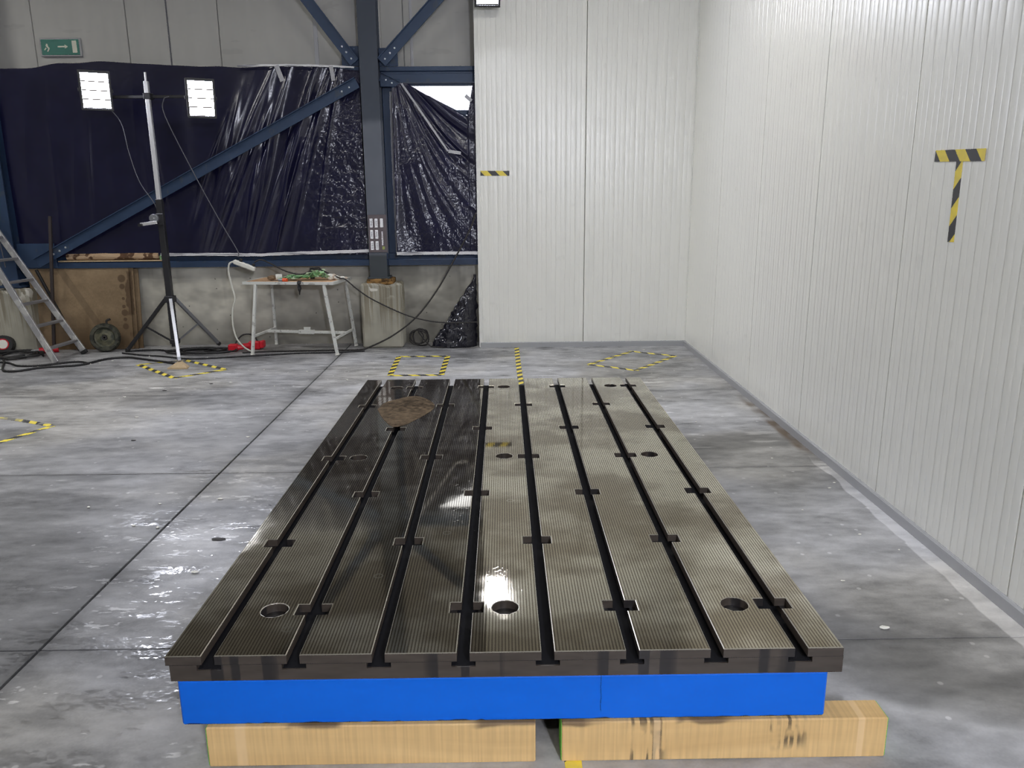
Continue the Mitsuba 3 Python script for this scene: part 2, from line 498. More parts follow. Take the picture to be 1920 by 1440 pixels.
def log_col(p, n, uv):
    t = fbm(p.x * 7, p.z * 30, p.y * 30, 4)
    k = smoothstep(0.53, 0.62, fbm(p.x * 11.0, p.z * 16.0, 3.0, 3))
    return mix(mix(C(0.34, 0.22, 0.13), C(0.56, 0.41, 0.27), t), C(0.07, 0.030, 0.015), 0.9 * k)


mat("log_mat", mikit.proc(log_col), 0.8, spec=0.25)
mat("raw_wood", mikit.proc(lambda p, n, uv: mix(C(0.36, 0.27, 0.16), C(0.50, 0.38, 0.24), fbm(p.x * 30, p.y * 9, p.z * 30, 3))), 0.75, spec=0.3)
mat("table_wood", mikit.proc(lambda p, n, uv: mix(C(0.42, 0.25, 0.14), C(0.58, 0.38, 0.23), fbm(p.x * 4, p.y * 30, 3.0, 4))), 0.6, spec=0.4)


def chip_white(p, n, uv):
    k = smoothstep(0.64, 0.70, fbm(p.x * 30, p.y * 30, p.z * 30, 3))
    return mix(C(0.56, 0.57, 0.54), C(0.20, 0.19, 0.18), 0.6 * k)


mat("white_paint", mikit.proc(chip_white), 0.45)


def alu_col(p, n, uv):
    k = smoothstep(0.50, 0.66, fbm(p.x * 16, p.y * 16, p.z * 11, 3))
    return mix(C(0.50, 0.50, 0.52), C(0.72, 0.72, 0.71), k)


mat("ladder_alu", mikit.proc(alu_col), 0.42, 0.75)
mat("rung_alu", [0.34, 0.34, 0.36], 0.45, 0.7)
mat("bright_alu", [0.72, 0.72, 0.74], 0.40, 0.55)
mat("grey_alu", [0.26, 0.27, 0.29], 0.42, 0.6)
mat("black_paint", [0.018, 0.018, 0.021], 0.42)
mat("black_rubber", [0.014, 0.014, 0.015], 0.55)
mat("dark_rubber", [0.022, 0.020, 0.019], 0.65)
mat("tyre_mat", mikit.proc(lambda p, n, uv: mix(C(0.020, 0.021, 0.016), C(0.060, 0.060, 0.042), smoothstep(0.4, 0.7, fbm(p.x * 22, p.y * 22, p.z * 22, 3)))), 0.75)
mat("grey_wire", [0.10, 0.10, 0.115], 0.5)
mat("white_plastic", [0.66, 0.66, 0.60], 0.4)
mat("red_plastic", [0.52, 0.012, 0.025], 0.38)
mat("orange_plastic", [0.70, 0.10, 0.03], 0.4)
mat("dark_iron", [0.055, 0.045, 0.045], 0.5, 0.4)
mat("housing_mat", [0.02, 0.02, 0.022], 0.5)
mat("off_white", [0.70, 0.69, 0.63], 0.6)
mat("pale_rag", [0.52, 0.44, 0.36], 0.85)
mat("brown_rag", [0.22, 0.15, 0.09], 0.85)


def sling_col(p, n, uv):
    t = fbm(p.x * 22, p.y * 22, p.z * 22, 3)
    return mix(C(0.10, 0.25, 0.10), C(0.36, 0.58, 0.30), smoothstep(0.3, 0.7, t))


mat("sling_pale", mikit.proc(lambda p, n, uv: mix(C(0.30, 0.40, 0.24), C(0.56, 0.62, 0.46), fbm(p.x * 22, p.y * 22, p.z * 22, 3))), 0.75)
mat("sling_green", mikit.proc(sling_col), 0.75)


def reel_col(p, n, uv):
    t = fbm(p.x * 18, p.y * 18, p.z * 18, 4)
    return mix(C(0.030, 0.034, 0.022), C(0.11, 0.105, 0.065), smoothstep(0.35, 0.7, t))


mat("reel_mat", mikit.proc(reel_col), 0.6)


def crust_col(p, n, uv):
    t = fbm(p.x * 40, p.y * 40, 2.0, 4)
    b = fbm(p.x * 7, p.y * 9, 5.0, 3)
    return mix(C(0.034, 0.022, 0.012), C(0.118, 0.084, 0.052), smoothstep(0.25, 0.75, 0.5 * t + 0.5 * b))


mat("crust_mat", mikit.proc(crust_col), 0.9, spec=0.2)
mat("sign_brown", lin(92, 84, 88), 0.6)
mat("sign_white", [0.82, 0.82, 0.86], 0.5)
mat("sign_ink", lin(120, 120, 130), 0.6)
mat("sign_olive", lin(140, 150, 90), 0.6)
mat("exit_green", lin(58, 116, 104), 0.5)  # dulled green: lamp glare over the sign is mixed into the colour
mat("exit_pale", lin(205, 205, 190), 0.5)
mat("flood_off", [0.0, 0.0, 0.0], 1.0)
scene["pane_glass"] = {"type": "thindielectric", "int_ior": 1.5}

# ------------------------------------------------------------------ setting: floor
CEIL = 5.4
tag("floor", "grey stained concrete floor slabs with dark joints", kind="structure")
g = 0.006
obj("joint_bed", bx(-11, 2.35, -9, 7.4, -0.16, -0.022), "joint_mat", "floor")
xs = [-11.0, -5.79, -1.79, 2.35]
ys = [-9.0, -5.28, -3.32, -1.34, 0.64, 2.60, 4.60, 6.60, 7.4]
for j in range(len(ys) - 1):
    for i in range(len(xs) - 1):
        gy0 = g if ys[j] != 4.60 and ys[j] != 6.6 else 0.0025
        gy1 = g if ys[j + 1] != 4.60 and ys[j + 1] != 6.6 else 0.0025
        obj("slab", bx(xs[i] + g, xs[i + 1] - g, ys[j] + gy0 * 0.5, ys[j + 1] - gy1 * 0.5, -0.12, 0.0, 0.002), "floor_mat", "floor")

# ------------------------------------------------------------------ setting: white sandwich-panel partitions
WX, BY, XE = 2.066, 6.68, -0.262
PANEL = 1.166


def panel_profile(w, d=0.08):
    """cross-section (along, depth): face at depth 0, ribs pressed in, joint edges rounded back"""
    pts = [(0.002, 0.010), (0.004, 0.002), (0.012, 0.0)]
    n = 11
    p = w / n
    for k in range(2 * n - 1):
        c = (k + 1) * p / 2
        deep, hw = (0.0032, 0.0085) if k % 2 else (0.0014, 0.0055)
        pts += [(c - hw, 0.0), (c - hw * 0.15, deep), (c + hw * 0.15, deep), (c + hw, 0.0)]
    pts += [(w - 0.012, 0.0), (w - 0.004, 0.002), (w - 0.002, 0.010), (w - 0.002, d), (0.002, d)]
    return pts


tag("wall_back", "white ribbed sandwich-panel partition facing the camera", kind="structure")
for k in range(2):
    x0 = XE + k * PANEL
    w = PANEL if k == 0 else WX - x0
    pr = [(x0 + a, BY + b) for a, b in panel_profile(w)]
    obj("panel", extrude(Polygon(pr), "z", 0.0, CEIL), "panel_mat", "wall_back", smooth=35)
tag("wall_right", "white ribbed sandwich-panel partition along the right side", kind="structure")
ye = BY
while ye > -7.0:
    pr = [(WX + b, ye - a) for a, b in panel_profile(PANEL)]
    obj("panel", extrude(Polygon(pr).buffer(0), "z", 0.0, CEIL), "panel_mat", "wall_right", smooth=35)
    ye -= PANEL
YEND = ye


def u_trim(L):
    return Polygon([(0, 0), (-0.016, 0), (-0.016, 0.052), (-0.012, 0.060), (0, 0.060)])


obj("trim_1", extrude(Polygon([(BY, 0), (BY - 0.018, 0), (BY - 0.018, 0.052), (BY - 0.012, 0.058), (BY, 0.058)]), "x", XE, WX), "trim_mat", kind="structure", label="grey base channel under the back partition")
obj("trim_2", extrude(Polygon([(WX, 0), (WX - 0.018, 0), (WX - 0.018, 0.052), (WX - 0.012, 0.058), (WX, 0.058)]), "y", YEND, BY - 0.018), "trim_mat", kind="structure", label="grey base channel along the right partition")
obj("trim_3", bx(WX - 0.012, WX, BY - 0.012, BY, 0.058, CEIL, 0.003), "white_trim", kind="structure", label="narrow corner strip where the two white partitions meet")
obj("trim_4", bx(XE - 0.014, XE + 0.030, BY - 0.006, BY + 0.086, 0.0, CEIL, 0.004), "white_trim", kind="structure", label="white end cap on the free edge of the back partition")

# ------------------------------------------------------------------ setting: old hall wall behind
YW = 7.02
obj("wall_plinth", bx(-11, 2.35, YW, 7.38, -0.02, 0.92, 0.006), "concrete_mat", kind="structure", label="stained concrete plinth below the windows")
tag("wall_rear", "grey cladding panels of the old hall above the windows", kind="structure")
cx_ = [-10.09, -9.08, -8.07, -7.06, -6.06, -5.055, -4.043, -3.052, -2.007, -1.057, 0.0, 1.0, 2.35]
for a, b in zip(cx_[:-1], cx_[1:]):
    z0 = 2.96 if a >= -2.1 else 0.92
    if a == -2.007:
        obj("panel", bx(a + 0.004, -1.30, 7.10, 7.20, 0.92, CEIL, 0.006), "clad_mat", "wall_rear")
        obj("panel", bx(-1.30, b - 0.004, 7.10, 7.20, 2.96, CEIL, 0.006), "clad_mat", "wall_rear")
        continue
    obj("panel", bx(a + 0.004, b - 0.004, 7.10, 7.20, z0, CEIL, 0.006), "clad_mat", "wall_rear")
    if a in (-4.043,):
        obj("seam", bx(-3.600, -3.588, 7.088, 7.102, 3.0, CEIL, 0.003), "grey_wire", "wall_rear")
    if a in (-3.052, -2.007 - 1.045):
        pass
obj("seam", bx(-2.03, -1.985, 7.090, 7.102, 2.96, CEIL, 0.004), "grey_tape", "wall_rear")
obj("seam", bx(-0.985, -0.955, 7.090, 7.102, 3.03, CEIL, 0.004), "grey_tape", "wall_rear")
obj("panel", bx(0.3, 2.35, 7.10, 7.20, 0.92, 2.96), "clad_mat", "wall_rear")
obj("wall_left", bx(-11.2, -11, -9, 7.4, 0, CEIL), "clad_mat", kind="structure", label="far left wall of the hall")
obj("wall_front", bx(-11.2, 2.5, -9.2, -9, 0, CEIL), "clad_mat", kind="structure", label="hall wall behind the camera")
obj("wall_side", bx(2.15, 2.35, -9, YEND, 0, CEIL), "clad_mat", kind="structure", label="hall wall beyond the end of the right partition")
obj("ceiling", bx(-11.2, 2.5, -9.2, 7.4, CEIL, CEIL + 0.15), "ceiling_mat", kind="structure", label="grey hall ceiling")

# window with the torn-down black sheet
tag("window_1", "daylit window above the sagging black sheet", kind="structure")
fr = cat([bx(-1.30, -1.185, 6.985, 7.10, 1.02, 2.90, 0.006), bx(-1.185, 0.30, 7.03, 7.10, 2.86, 2.96, 0.004), bx(-1.185, 0.30, 7.03, 7.10, 1.02, 1.09, 0.004),
          bx(0.24, 0.30, 7.03, 7.10, 1.09, 2.86, 0.004)])
obj("frame", fr, "blue_steel", "window_1")
obj("transom", bx(-1.185, 0.24, 7.045, 7.09, 2.555, 2.602, 0.004), "blue_steel", "window_1")
obj("pane", trimesh.Trimesh([[-1.185, 7.07, 2.602], [0.24, 7.07, 2.602], [0.24, 7.07, 2.86], [-1.185, 7.07, 2.86]], [[0, 1, 2], [0, 2, 3]], process=False), "pane_glass", "window_1")
obj("pane", trimesh.Trimesh([[-1.185, 7.07, 1.09], [0.24, 7.07, 1.09], [0.24, 7.07, 2.555], [-1.185, 7.07, 2.555]], [[0, 1, 2], [0, 2, 3]], process=False), "pane_glass", "window_1")

# ------------------------------------------------------------------ steel frame
# sill rail with a ledge, left and right of the column
sill = Polygon([(6.97, 0.92), (6.875, 0.92), (6.875, 0.982), (6.885, 0.990), (6.955, 0.990), (6.955, 1.050), (7.02, 1.056), (7.02, 0.92)])
obj("sill_rail", extrude(sill, "x", -5.60, -1.302), "blue_steel", label="blue steel sill rail on the concrete plinth left of the column", cat="steel rail")
obj("sill_rail", extrude(sill, "x", -1.296, 0.25), "blue_steel", label="blue steel sill rail between the column and the white partition", cat="steel rail")
girt = Polygon([(7.02, 2.875), (6.90, 2.875), (6.90, 2.960), (6.925, 2.966), (6.925, 2.985), (6.90, 2.992), (6.90, 3.036), (7.02, 3.036)])
obj("steel_beam", extrude(girt, "x", -1.30, 0.25), "blue_steel", label="blue horizontal steel beam above the bright window", cat="beam")
obj("steel_beam", extrude(girt, "x", -5.60, -1.496), "blue_steel", label="blue horizontal beam behind the top edge of the wide black sheet", cat="beam")


def h_section(x0, x1, y0, y1, t=0.012):
    xm = (x0 + x1) / 2
    return Polygon([(x0, y0), (x1, y0), (x1, y0 + t), (xm + t / 2, y0 + t), (xm + t / 2, y1 - t), (x1, y1 - t), (x1, y1), (x0, y1), (x0, y1 - t), (xm - t / 2, y1 - t), (xm - t / 2, y0 + t), (x0, y0 + t)])


def bolts(parent, pts, y):
    for x, z in pts:
        obj("bolt", lathe([(0, 0.014), (0.009, 0.012), (0.012, 0.006), (0.012, 0.0), (0, 0.0)], 6).apply_transform(trimesh.transformations.translation_matrix((x, y, z)) @ trimesh.transformations.rotation_matrix(math.pi / 2, (1, 0, 0))), "bolt_mat", parent)


col = thing("steel_column", "tall grey-blue steel column standing on the concrete block beside the window", "column")
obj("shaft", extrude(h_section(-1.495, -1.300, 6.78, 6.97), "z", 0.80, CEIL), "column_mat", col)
obj("base_plate", bx(-1.52, -1.275, 6.755, 6.99, 0.780, 0.802, 0.004), "column_mat", col)
for nm, x0, x1, z0, z1 in (("gusset_plate", -1.70, -1.49, 3.04, 3.24), ("gusset_plate", -1.302, -1.10, 3.037, 3.22), ("gusset_plate", -1.302, -1.085, 2.83, 2.905)):
    obj(nm, bx(x0, x1, 6.885, 6.897, z0, z1, 0.003), "blue_steel", col)


def brace(a, b, label, w=0.115, y=6.80, group=None):
    """angle section: a broad face and a lip along the top edge"""
    A, B = np.array([a[0], y, a[1]]), np.array([b[0], y, b[1]])
    k = thing("diagonal_brace", label, "brace")
    d = (B - A) / np.linalg.norm(B - A)
    nrm = np.array([-d[2], 0, d[0]])
    if nrm[2] < 0:
        nrm = -nrm
    obj("web", bar(A, B, 0.010, w, up=nrm, c=0.002), "blue_steel", k)
    e = nrm * (w / 2 + 0.004)
    obj("lip", bar(A + e + [0, -0.012, 0], B + e + [0, -0.012, 0], 0.045, 0.010, up=nrm, c=0.002), "blue_steel", k)
    return k, A, B, d


k, A, B, d = brace((-5.20, 0.985), (-1.53, 2.86), "long blue diagonal brace crossing the wide black sheet", 0.105)
bolts(k, [tuple((A + d * t)[[0, 2]]) for t in (0.22, 0.30, 0.38)], 6.794)
bolts(k, [tuple((B - d * t)[[0, 2]]) for t in (0.10, 0.19)], 6.794)
k, A, B, d = brace((-3.02, 5.0), (-1.55, 3.06), "blue diagonal brace rising to the left from the column top", 0.105)
bolts(k, [tuple((B - d * t)[[0, 2]]) for t in (0.05, 0.13, 0.2)], 6.794)
k, A, B, d = brace((0.68, 5.0), (-1.26, 3.06), "blue diagonal brace rising to the right from the column", 0.105)
bolts(k, [tuple((B - d * t)[[0, 2]]) for t in (0.05, 0.13, 0.2)], 6.794)
k, A, B, d = brace((0.10, 2.235), (-1.30, 2.93), "blue diagonal brace falling to the right under the sagging black sheet", 0.085, y=6.90)
bolts(k, [tuple((B - d * t)[[0, 2]]) for t in (0.07, 0.14, 0.22)], 6.894)

ped = thing("concrete_block", "pale stained concrete footing block under the grey-blue column", "concrete block")
def rough_block(x0, x1, y0, y1, h, seed):
    m = bx(x0, x1, y0, y1, 0, h, 0.022)
    for _ in range(4):
        m = m.subdivide()
    v = m.vertices.copy()
    n = meshkit.fbm(v * 9.0, 3, seed)
    c = np.array([(x0 + x1) / 2, (y0 + y1) / 2])
    v[:, :2] += (v[:, :2] - c) * ((n - 0.5) * 0.07)[:, None] * (v[:, 2:3] > 0.01)
    v[:, 2] -= (v[:, 2] > h - 0.05) * np.maximum(0, meshkit.fbm(v * 7.0, 3, seed + 9) - 0.45) * 0.10
    m.vertices = v
    return m
obj("block", rough_block(-1.60, -1.145, 6.69, 7.02, 0.735, 3), "pedestal_mat", ped, smooth=40)
obj("rusty_grout", bx(-1.53, -1.235, 6.735, 7.00, 0.715, 0.782, 0.012), "rust_mat", ped, label="rusty grout pad under the column foot")
col2 = thing("steel_column", "blue steel column at the left edge behind the ladder", "column")
obj("shaft", extrude(h_section(-5.62, -5.435, 6.78, 6.97), "z", 0.74, CEIL), "blue_steel", col2)
obj("base_plate", bx(-5.66, -5.40, 6.755, 6.99, 0.715, 0.742, 0.004), "blue_steel", col2)
obj("gusset_plate", bx(-5.44, -5.02, 6.852, 6.864, 0.93, 1.20, 0.003), "blue_steel", col2)
obj("concrete_block", rough_block(-5.80, -5.30, 6.70, 7.02, 0.715, 5), "pedestal_mat", smooth=40, label="worn concrete footing block behind the ladder at the left edge", cat="concrete block")

# sign board with label strips on the column
sg = thing("label_board", "dark board with seven white label strips fixed to the grey column", "notice board")
obj("board", bx(-1.487, -1.283, 6.762, 6.775, 1.075, 1.485, 0.003), "sign_brown", sg)
def sgx(u): return -1.487 + 0.204 * u
def sgz(v): return 1.485 - 0.41 * v
for c_, rows in ((0.10, 3), (0.37, 3), (0.66, 1)):
    for r_ in range(rows):
        v0 = 0.10 + 0.30 * r_
        s_ = obj("label_strip", bx(sgx(c_), sgx(c_ + 0.16), 6.757, 6.762, sgz(v0 + 0.235), sgz(v0), 0.001), "sign_white", sg)
        if c_ < 0.6:
            n_ = 6 + (r_ * 3 + int(c_ * 10)) % 3
            ms = []
            for q in range(n_):
                zc = sgz(v0 + 0.05 + 0.145 * (q + 0.5) / n_)
                hw_ = 0.0045 + 0.002 * ((q * 7 + r_) % 3)
                ms.append(bx(sgx(c_ + 0.08) - hw_, sgx(c_ + 0.08) + hw_, 6.7555, 6.757, zc - 0.0022, zc + 0.0022))
            obj("print", cat(ms), "sign_ink", s_)
ms = []
for q in range(9):
    zc = sgz(0.44 + 0.37 * (q + 0.5) / 9)
    ms.append(bx(sgx(0.71), sgx(0.79), 6.758, 6.762, zc - 0.0065, zc + 0.0055))
obj("lettering", cat(ms), "sign_white", sg)
obj("green_mark", bx(sgx(0.72), sgx(0.86), 6.758, 6.762, sgz(0.925), sgz(0.84), 0.0008), "sign_olive", sg)

# exit sign
ex = thing("exit_sign", "green emergency exit sign high on the grey cladding at upper left", "sign")
obj("housing", bx(-4.985, -4.545, 7.068, 7.10, 3.185, 3.375, 0.006), "trim_mat", ex)
obj("green_panel", bx(-4.968, -4.562, 7.062, 7.069, 3.202, 3.358, 0.002), "exit_green", ex)
obj("door_symbol", bx(-4.635, -4.585, 7.059, 7.063, 3.222, 3.345, 0.001), "exit_pale", ex)
run = cat([bar((-4.905, 7.061, 3.315), (-4.900, 7.061, 3.285), 0.003, 0.016), bar((-4.915, 7.061, 3.300), (-4.885, 7.061, 3.265), 0.003, 0.016), bar((-4.885, 7.061, 3.265), (-4.905, 7.061, 3.235), 0.003, 0.012),
           bar((-4.915, 7.061, 3.275), (-4.935, 7.061, 3.250), 0.003, 0.012)])
obj("running_figure", run, "exit_pale", ex)
ar = cat([bar((-4.79, 7.061, 3.285), (-4.69, 7.061, 3.285), 0.003, 0.014), bar((-4.715, 7.061, 3.30), (-4.685, 7.061, 3.285), 0.003, 0.010), bar((-4.715, 7.061, 3.27), (-4.685, 7.061, 3.285), 0.003, 0.010)])
obj("arrow", ar, "exit_pale", ex)

# ------------------------------------------------------------------ black sheeting
def ridged(x):
    return 1.0 - np.abs(2.0 * x - 1.0)


def thin_shell(P, t=0.0015):
    """closed thin sheet from a grid facing -y"""
    a = grid(P)
    b = grid(P + np.array([0, t, 0]))
    b.invert()
    return cat([a, b])


def sheet_left():
    nx, nz = 420, 230
    u, w = np.meshgrid(np.linspace(0, 1, nx), np.linspace(0, 1, nz), indexing="ij")
    x = -5.42 + 3.90 * u
    top = 3.045 + 0.012 * np.sin(x * 5.0) + 0.02 * (meshkit.noise(np.stack([x * 4, x * 0, x * 0], -1)) - 0.5) - 0.05 * np.clip((x + 1.9) * 1.5, 0, 1) + 0.06 * np.exp(-((x + 4.25) / 0.5) ** 2)
    bot = 1.048 + 0.012 * (meshkit.noise(np.stack([x * 5, x * 0 + 3, x * 0], -1)) - 0.5)
    z = bot + (top - bot) * w
    y = np.full_like(x, 6.885)
    y = y + 0.035 * (meshkit.fbm(np.stack([x * 0.9, z * 0.8, x * 0], -1), 3) - 0.5)
    r = np.random.default_rng(21)
    for k in range(52):   # taut pull folds fanning from the tacked top edge to the lower left
        if k < 34:
            x0 = r.uniform(-2.75, -1.60); x1 = x0 - r.uniform(0.45, 1.05)
        else:
            x0 = r.uniform(-5.2, -2.8); x1 = x0 - r.uniform(-0.2, 0.3)
        xc = x1 + (x0 - x1) * np.clip((z - 1.04) / 2.0, 1e-4, 2) ** r.uniform(0.85, 1.2)
        a = r.uniform(0.006, 0.036) * (1.0 if k < 34 else 0.2)
        s = r.uniform(0.014, 0.050)
        lo, hi = r.uniform(-0.2, 0.4), r.uniform(0.6, 1.2)
        env = np.clip((w - lo) / 0.25, 0, 1) * np.clip((hi - w) / 0.25, 0, 1)
        y = y - a * env * np.exp(-np.abs((x - xc) / s) ** 1.6)
    for x0, x1, a, sg_ in ((-1.93, -2.62, 0.050, 0.030), (-1.80, -2.40, 0.046, 0.026), (-2.25, -2.95, 0.040, 0.030), (-1.72, -2.12, 0.042, 0.022), (-2.42, -3.35, 0.034, 0.040)):
        xc = x1 + (x0 - x1) * np.clip((z - 1.04) / 2.0, 1e-4, 2) ** 1.1
        y = y - a * np.clip(1.15 - w, 0, 0.5) * 1.6 * np.clip(w * 3, 0, 1) * np.exp(-np.abs((x - xc) / sg_) ** 1.7)
    crk = np.clip((x + 2.35) / 0.55, 0, 1) * np.clip((2.75 - z) / 0.5, 0, 1)
    q = np.stack([x * 9 + z * 3, z * 7, x * 0 + 1], -1)
    y = y - crk * 0.022 * ridged(meshkit.fbm(q, 3, 5))
    y = y - crk * 0.012 * ridged(meshkit.fbm(np.stack([x * 24, z * 20, x * 0], -1), 2, 8))
    for zc in (1.33, 1.45, 1.62, 1.70, 1.84, 2.02, 2.13, 2.30):   # packing creases
        zz = zc + 0.02 * np.sin(x * 6 + zc * 9)
        y = y - crk * 0.012 * np.exp(-np.abs((z - zz) / 0.012)) * np.clip(meshkit.noise(np.stack([x * 3, z * 0 + zc, x * 0], -1)) * 2 - 0.5, 0, 1)
    y = np.clip(y, 6.808, 6.893)
    return np.stack([x, y, z], -1)


obj("black_sheet", thin_shell(sheet_left()), "foil_mat", smooth=True, label="wide black plastic sheet hung across the windows left of the column", cat="plastic sheet")


def sheet_right():
    nx, nz = 190, 300
    u, w = np.meshgrid(np.linspace(0, 1, nx), np.linspace(0, 1, nz), indexing="ij")
    x = -1.175 + 0.945 * u
    top = np.interp(x, [-1.175, -1.08, -0.99, -0.95, -0.37, -0.345, -0.30, -0.23], [2.80, 2.862, 2.85, 2.82, 2.50, 2.62, 2.86, 2.86]) + 0.010 * (meshkit.noise(np.stack([x * 16, x * 0, x * 0], -1)) - 0.5)
    bot = np.full_like(x, 1.045)
    z = bot + (top - bot) * w
    y = np.full_like(x, 6.868)
    ax, az = -1.16, 3.02
    th = np.arctan2(x - ax, az - z)
    rr = np.hypot(x - ax, az - z)
    bend = th + 0.16 * np.sin(rr * 1.9 + 0.4) * np.clip(th, 0, 1)
    f = ridged(meshkit.fbm(np.stack([bend * 5.5, rr * 0.35, th * 0], -1), 3, 4))
    y = y - 0.105 * f * np.clip(rr / 0.9, 0.15, 1.0)
    y = y - 0.014 * ridged(meshkit.fbm(np.stack([bend * 15, rr * 1.2, th * 0], -1), 2, 14) * np.clip(3 * meshkit.noise(np.stack([x * 3 + 2, z * 2.2, x * 0], -1)) - 1, 0, 1))
    crk = np.clip((th - 0.15) / 0.3, 0, 1) * np.clip((2.45 - z) / 0.5, 0, 1)
    q = np.stack([x * 11, z * 10, x * 0 + 6], -1)
    y = y - crk * 0.015 * ridged(meshkit.fbm(q, 3, 15))
    y = y - 0.004 * ridged(meshkit.fbm(np.stack([x * 28, z * 26, x * 0 + 2], -1), 2, 18)) * np.clip((2.6 - z), 0, 1)
    y = np.where(x > -0.36, y * 0.4 + 6.86 * 0.6, y)
    return np.stack([x, np.clip(y, 6.745, 6.872), z], -1)


obj("black_sheet", thin_shell(sheet_right()), "foil_mat", smooth=True, label="sagging black plastic sheet half covering the bright window", cat="plastic sheet")


def heap():
    m = trimesh.creation.icosphere(subdivisions=5)
    v = m.vertices.copy()
    d = v / np.linalg.norm(v, axis=1, keepdims=True)
    # broad at the floor and drawn up to a tail along the partition edge
    rxy = d[:, :2] / (np.linalg.norm(d[:, :2], axis=1, keepdims=True) + 1e-9)
    dz = d[:, 2]
    z = np.clip((dz + 0.45) / 1.45, 0, 1) ** 1.1 * 0.80
    fl = np.clip((dz + 1) / 0.55, 0, 1)
    k = np.clip(1 - (z / 0.80) ** 1.05, 0.06, 1)
    x = -0.29 - 0.24 * k + rxy[:, 0] * 0.255 * k * fl
    y = 6.83 + rxy[:, 1] * 0.15 * (0.3 + 0.7 * k) * fl
    p = np.stack([x, y, z], 1)
    n1 = ridged(meshkit.fbm(p * 9 + 3, 3, 2)) - 0.5
    n2 = ridged(meshkit.fbm(p * 26 + 1, 2, 6)) - 0.5
    p[:, 0] -= (0.075 * n1 + 0.030 * n2) * (0.3 + 0.7 * k)
    p[:, 1] -= (0.07 * n1 + 0.030 * n2) * (0.3 + 0.7 * k)
    p[:, 2] += (0.03 * n1 + 0.014 * n2) * (z > 0.03)
    p[:, 2] = np.clip(p[:, 2], 0.001, 0.84)
    p[:, 0] = np.minimum(p[:, 0], -0.280)
    p[:, 1] = np.clip(p[:, 1], 6.60, 7.01)
    return trimesh.Trimesh(p, m.faces, process=False)


obj("black_sheet_heap", heap(), "foil_plain", smooth=25, label="crumpled heap of black plastic sheet on the floor against the white partition edge", cat="plastic sheet")


def tape_strip(name, pts, w, m, label, catg="tape", group=None, y=None, normal=(0, -1, 0), t=0.0015, lift=0.0, wob=0.0, seed=0):
    """flat tape along a polyline; uv in metres for printed stripes"""
    p = np.asarray(pts, float)
    if len(p) > 2:
        p = spline(p, 6)
    nrm = np.asarray(normal, float) / np.linalg.norm(normal)
    seg = max(2, int(np.linalg.norm(np.diff(p, axis=0), axis=1).sum() / 0.04))
    s = np.r_[0, np.cumsum(np.linalg.norm(np.diff(p, axis=0), axis=1))]
    q = np.linspace(0, s[-1], seg + 1)
    p = np.stack([np.interp(q, s, p[:, i]) for i in range(3)], 1)
    d = np.gradient(p, axis=0); d /= np.linalg.norm(d, axis=1, keepdims=True)
    side = np.cross(nrm, d); side /= np.linalg.norm(side, axis=1, keepdims=True)
    jit = np.random.default_rng(seed)
    ww = w / 2 * (1 + wob * (jit.random((len(p), 2)) - 0.5))
    a = p + side * ww[:, :1] + nrm * (t + lift)
    b = p - side * ww[:, 1:] + nrm * (t + lift)
    v = np.vstack([a, b, a - nrm * t, b - nrm * t])
    n = len(p)
    f = []
    for i in range(n - 1):
        f += [[i, i + n, i + n + 1], [i, i + n + 1, i + 1]]
        f += [[i, i + 1, i + 1 + 2 * n], [i, i + 1 + 2 * n, i + 2 * n]]
        f += [[i + n, i + 3 * n, i + 3 * n + 1], [i + n, i + 3 * n + 1, i + n + 1]]
    uv = np.vstack([np.c_[q, q * 0], np.c_[q, q * 0 + w], np.c_[q, q * 0], np.c_[q, q * 0 + w]])
    return obj(name, trimesh.Trimesh(v, f, process=False), m, uv=uv, label=label, cat=catg, group=group)


tape_strip("white_tape", [(-3.85, 6.945, 1.064), (-3.2, 6.945, 1.062), (-2.72, 6.945, 1.052), (-2.6, 6.945, 1.060), (-2.0, 6.945, 1.075), (-1.505, 6.93, 1.086)], 0.034, "white_tape", "long strip of white tape along the bottom edge of the wide black sheet", lift=0.085, wob=0.3)
tape_strip("white_tape", [(-2.80, 6.84, 3.040), (-2.4, 6.84, 3.046), (-2.0, 6.84, 3.040), (-1.56, 6.84, 3.020)], 0.020, "white_tape", "thin crumpled white tape along the top edge of the wide black sheet", lift=0.010, wob=0.6)
tape_strip("white_tape", [(-1.18, 6.865, 1.060), (-0.7, 6.865, 1.062), (-0.26, 6.865, 1.060)], 0.034, "white_tape", "white tape along the bottom edge of the sagging black sheet", lift=0.012 + 0.11, wob=0.2)
tape_strip("white_tape", [(-1.196, 6.97, 2.79), (-1.200, 6.97, 2.0), (-1.195, 6.97, 1.055)], 0.044, "grey_tape", "upright strip of pale tape on the window post beside the column", wob=0.25)
tape_strip("white_tape", [(-1.055, 6.78, 2.845), (-0.82, 6.765, 2.50), (-0.58, 6.745, 2.150)], 0.020, "grey_tape", "slanting strip of pale tape down the fold of the sagging black sheet", wob=0.3, lift=0.012)
tape_strip("white_tape", [(-0.575, 6.745, 2.150), (-0.44, 6.745, 2.128)], 0.034, "grey_tape", "short piece of pale tape at the lower end of the slanting tape", lift=0.014)
tape_strip("white_tape", [(-0.38, 6.78, 2.72), (-0.315, 6.78, 2.665)], 0.036, "grey_tape", "small tab of pale tape at the right end of the bright window", lift=0.014)
tape_strip("white_tape", [(-2.385, 6.84, 3.045), (-2.33, 6.84, 2.885)], 0.050, "grey_tape", "left one of two short tape tabs at the top of the wide black sheet", lift=0.012)
tape_strip("white_tape", [(-1.805, 6.84, 3.035), (-1.785, 6.84, 2.885)], 0.042, "grey_tape", "right one of two short tape tabs at the top of the wide black sheet", lift=0.022)

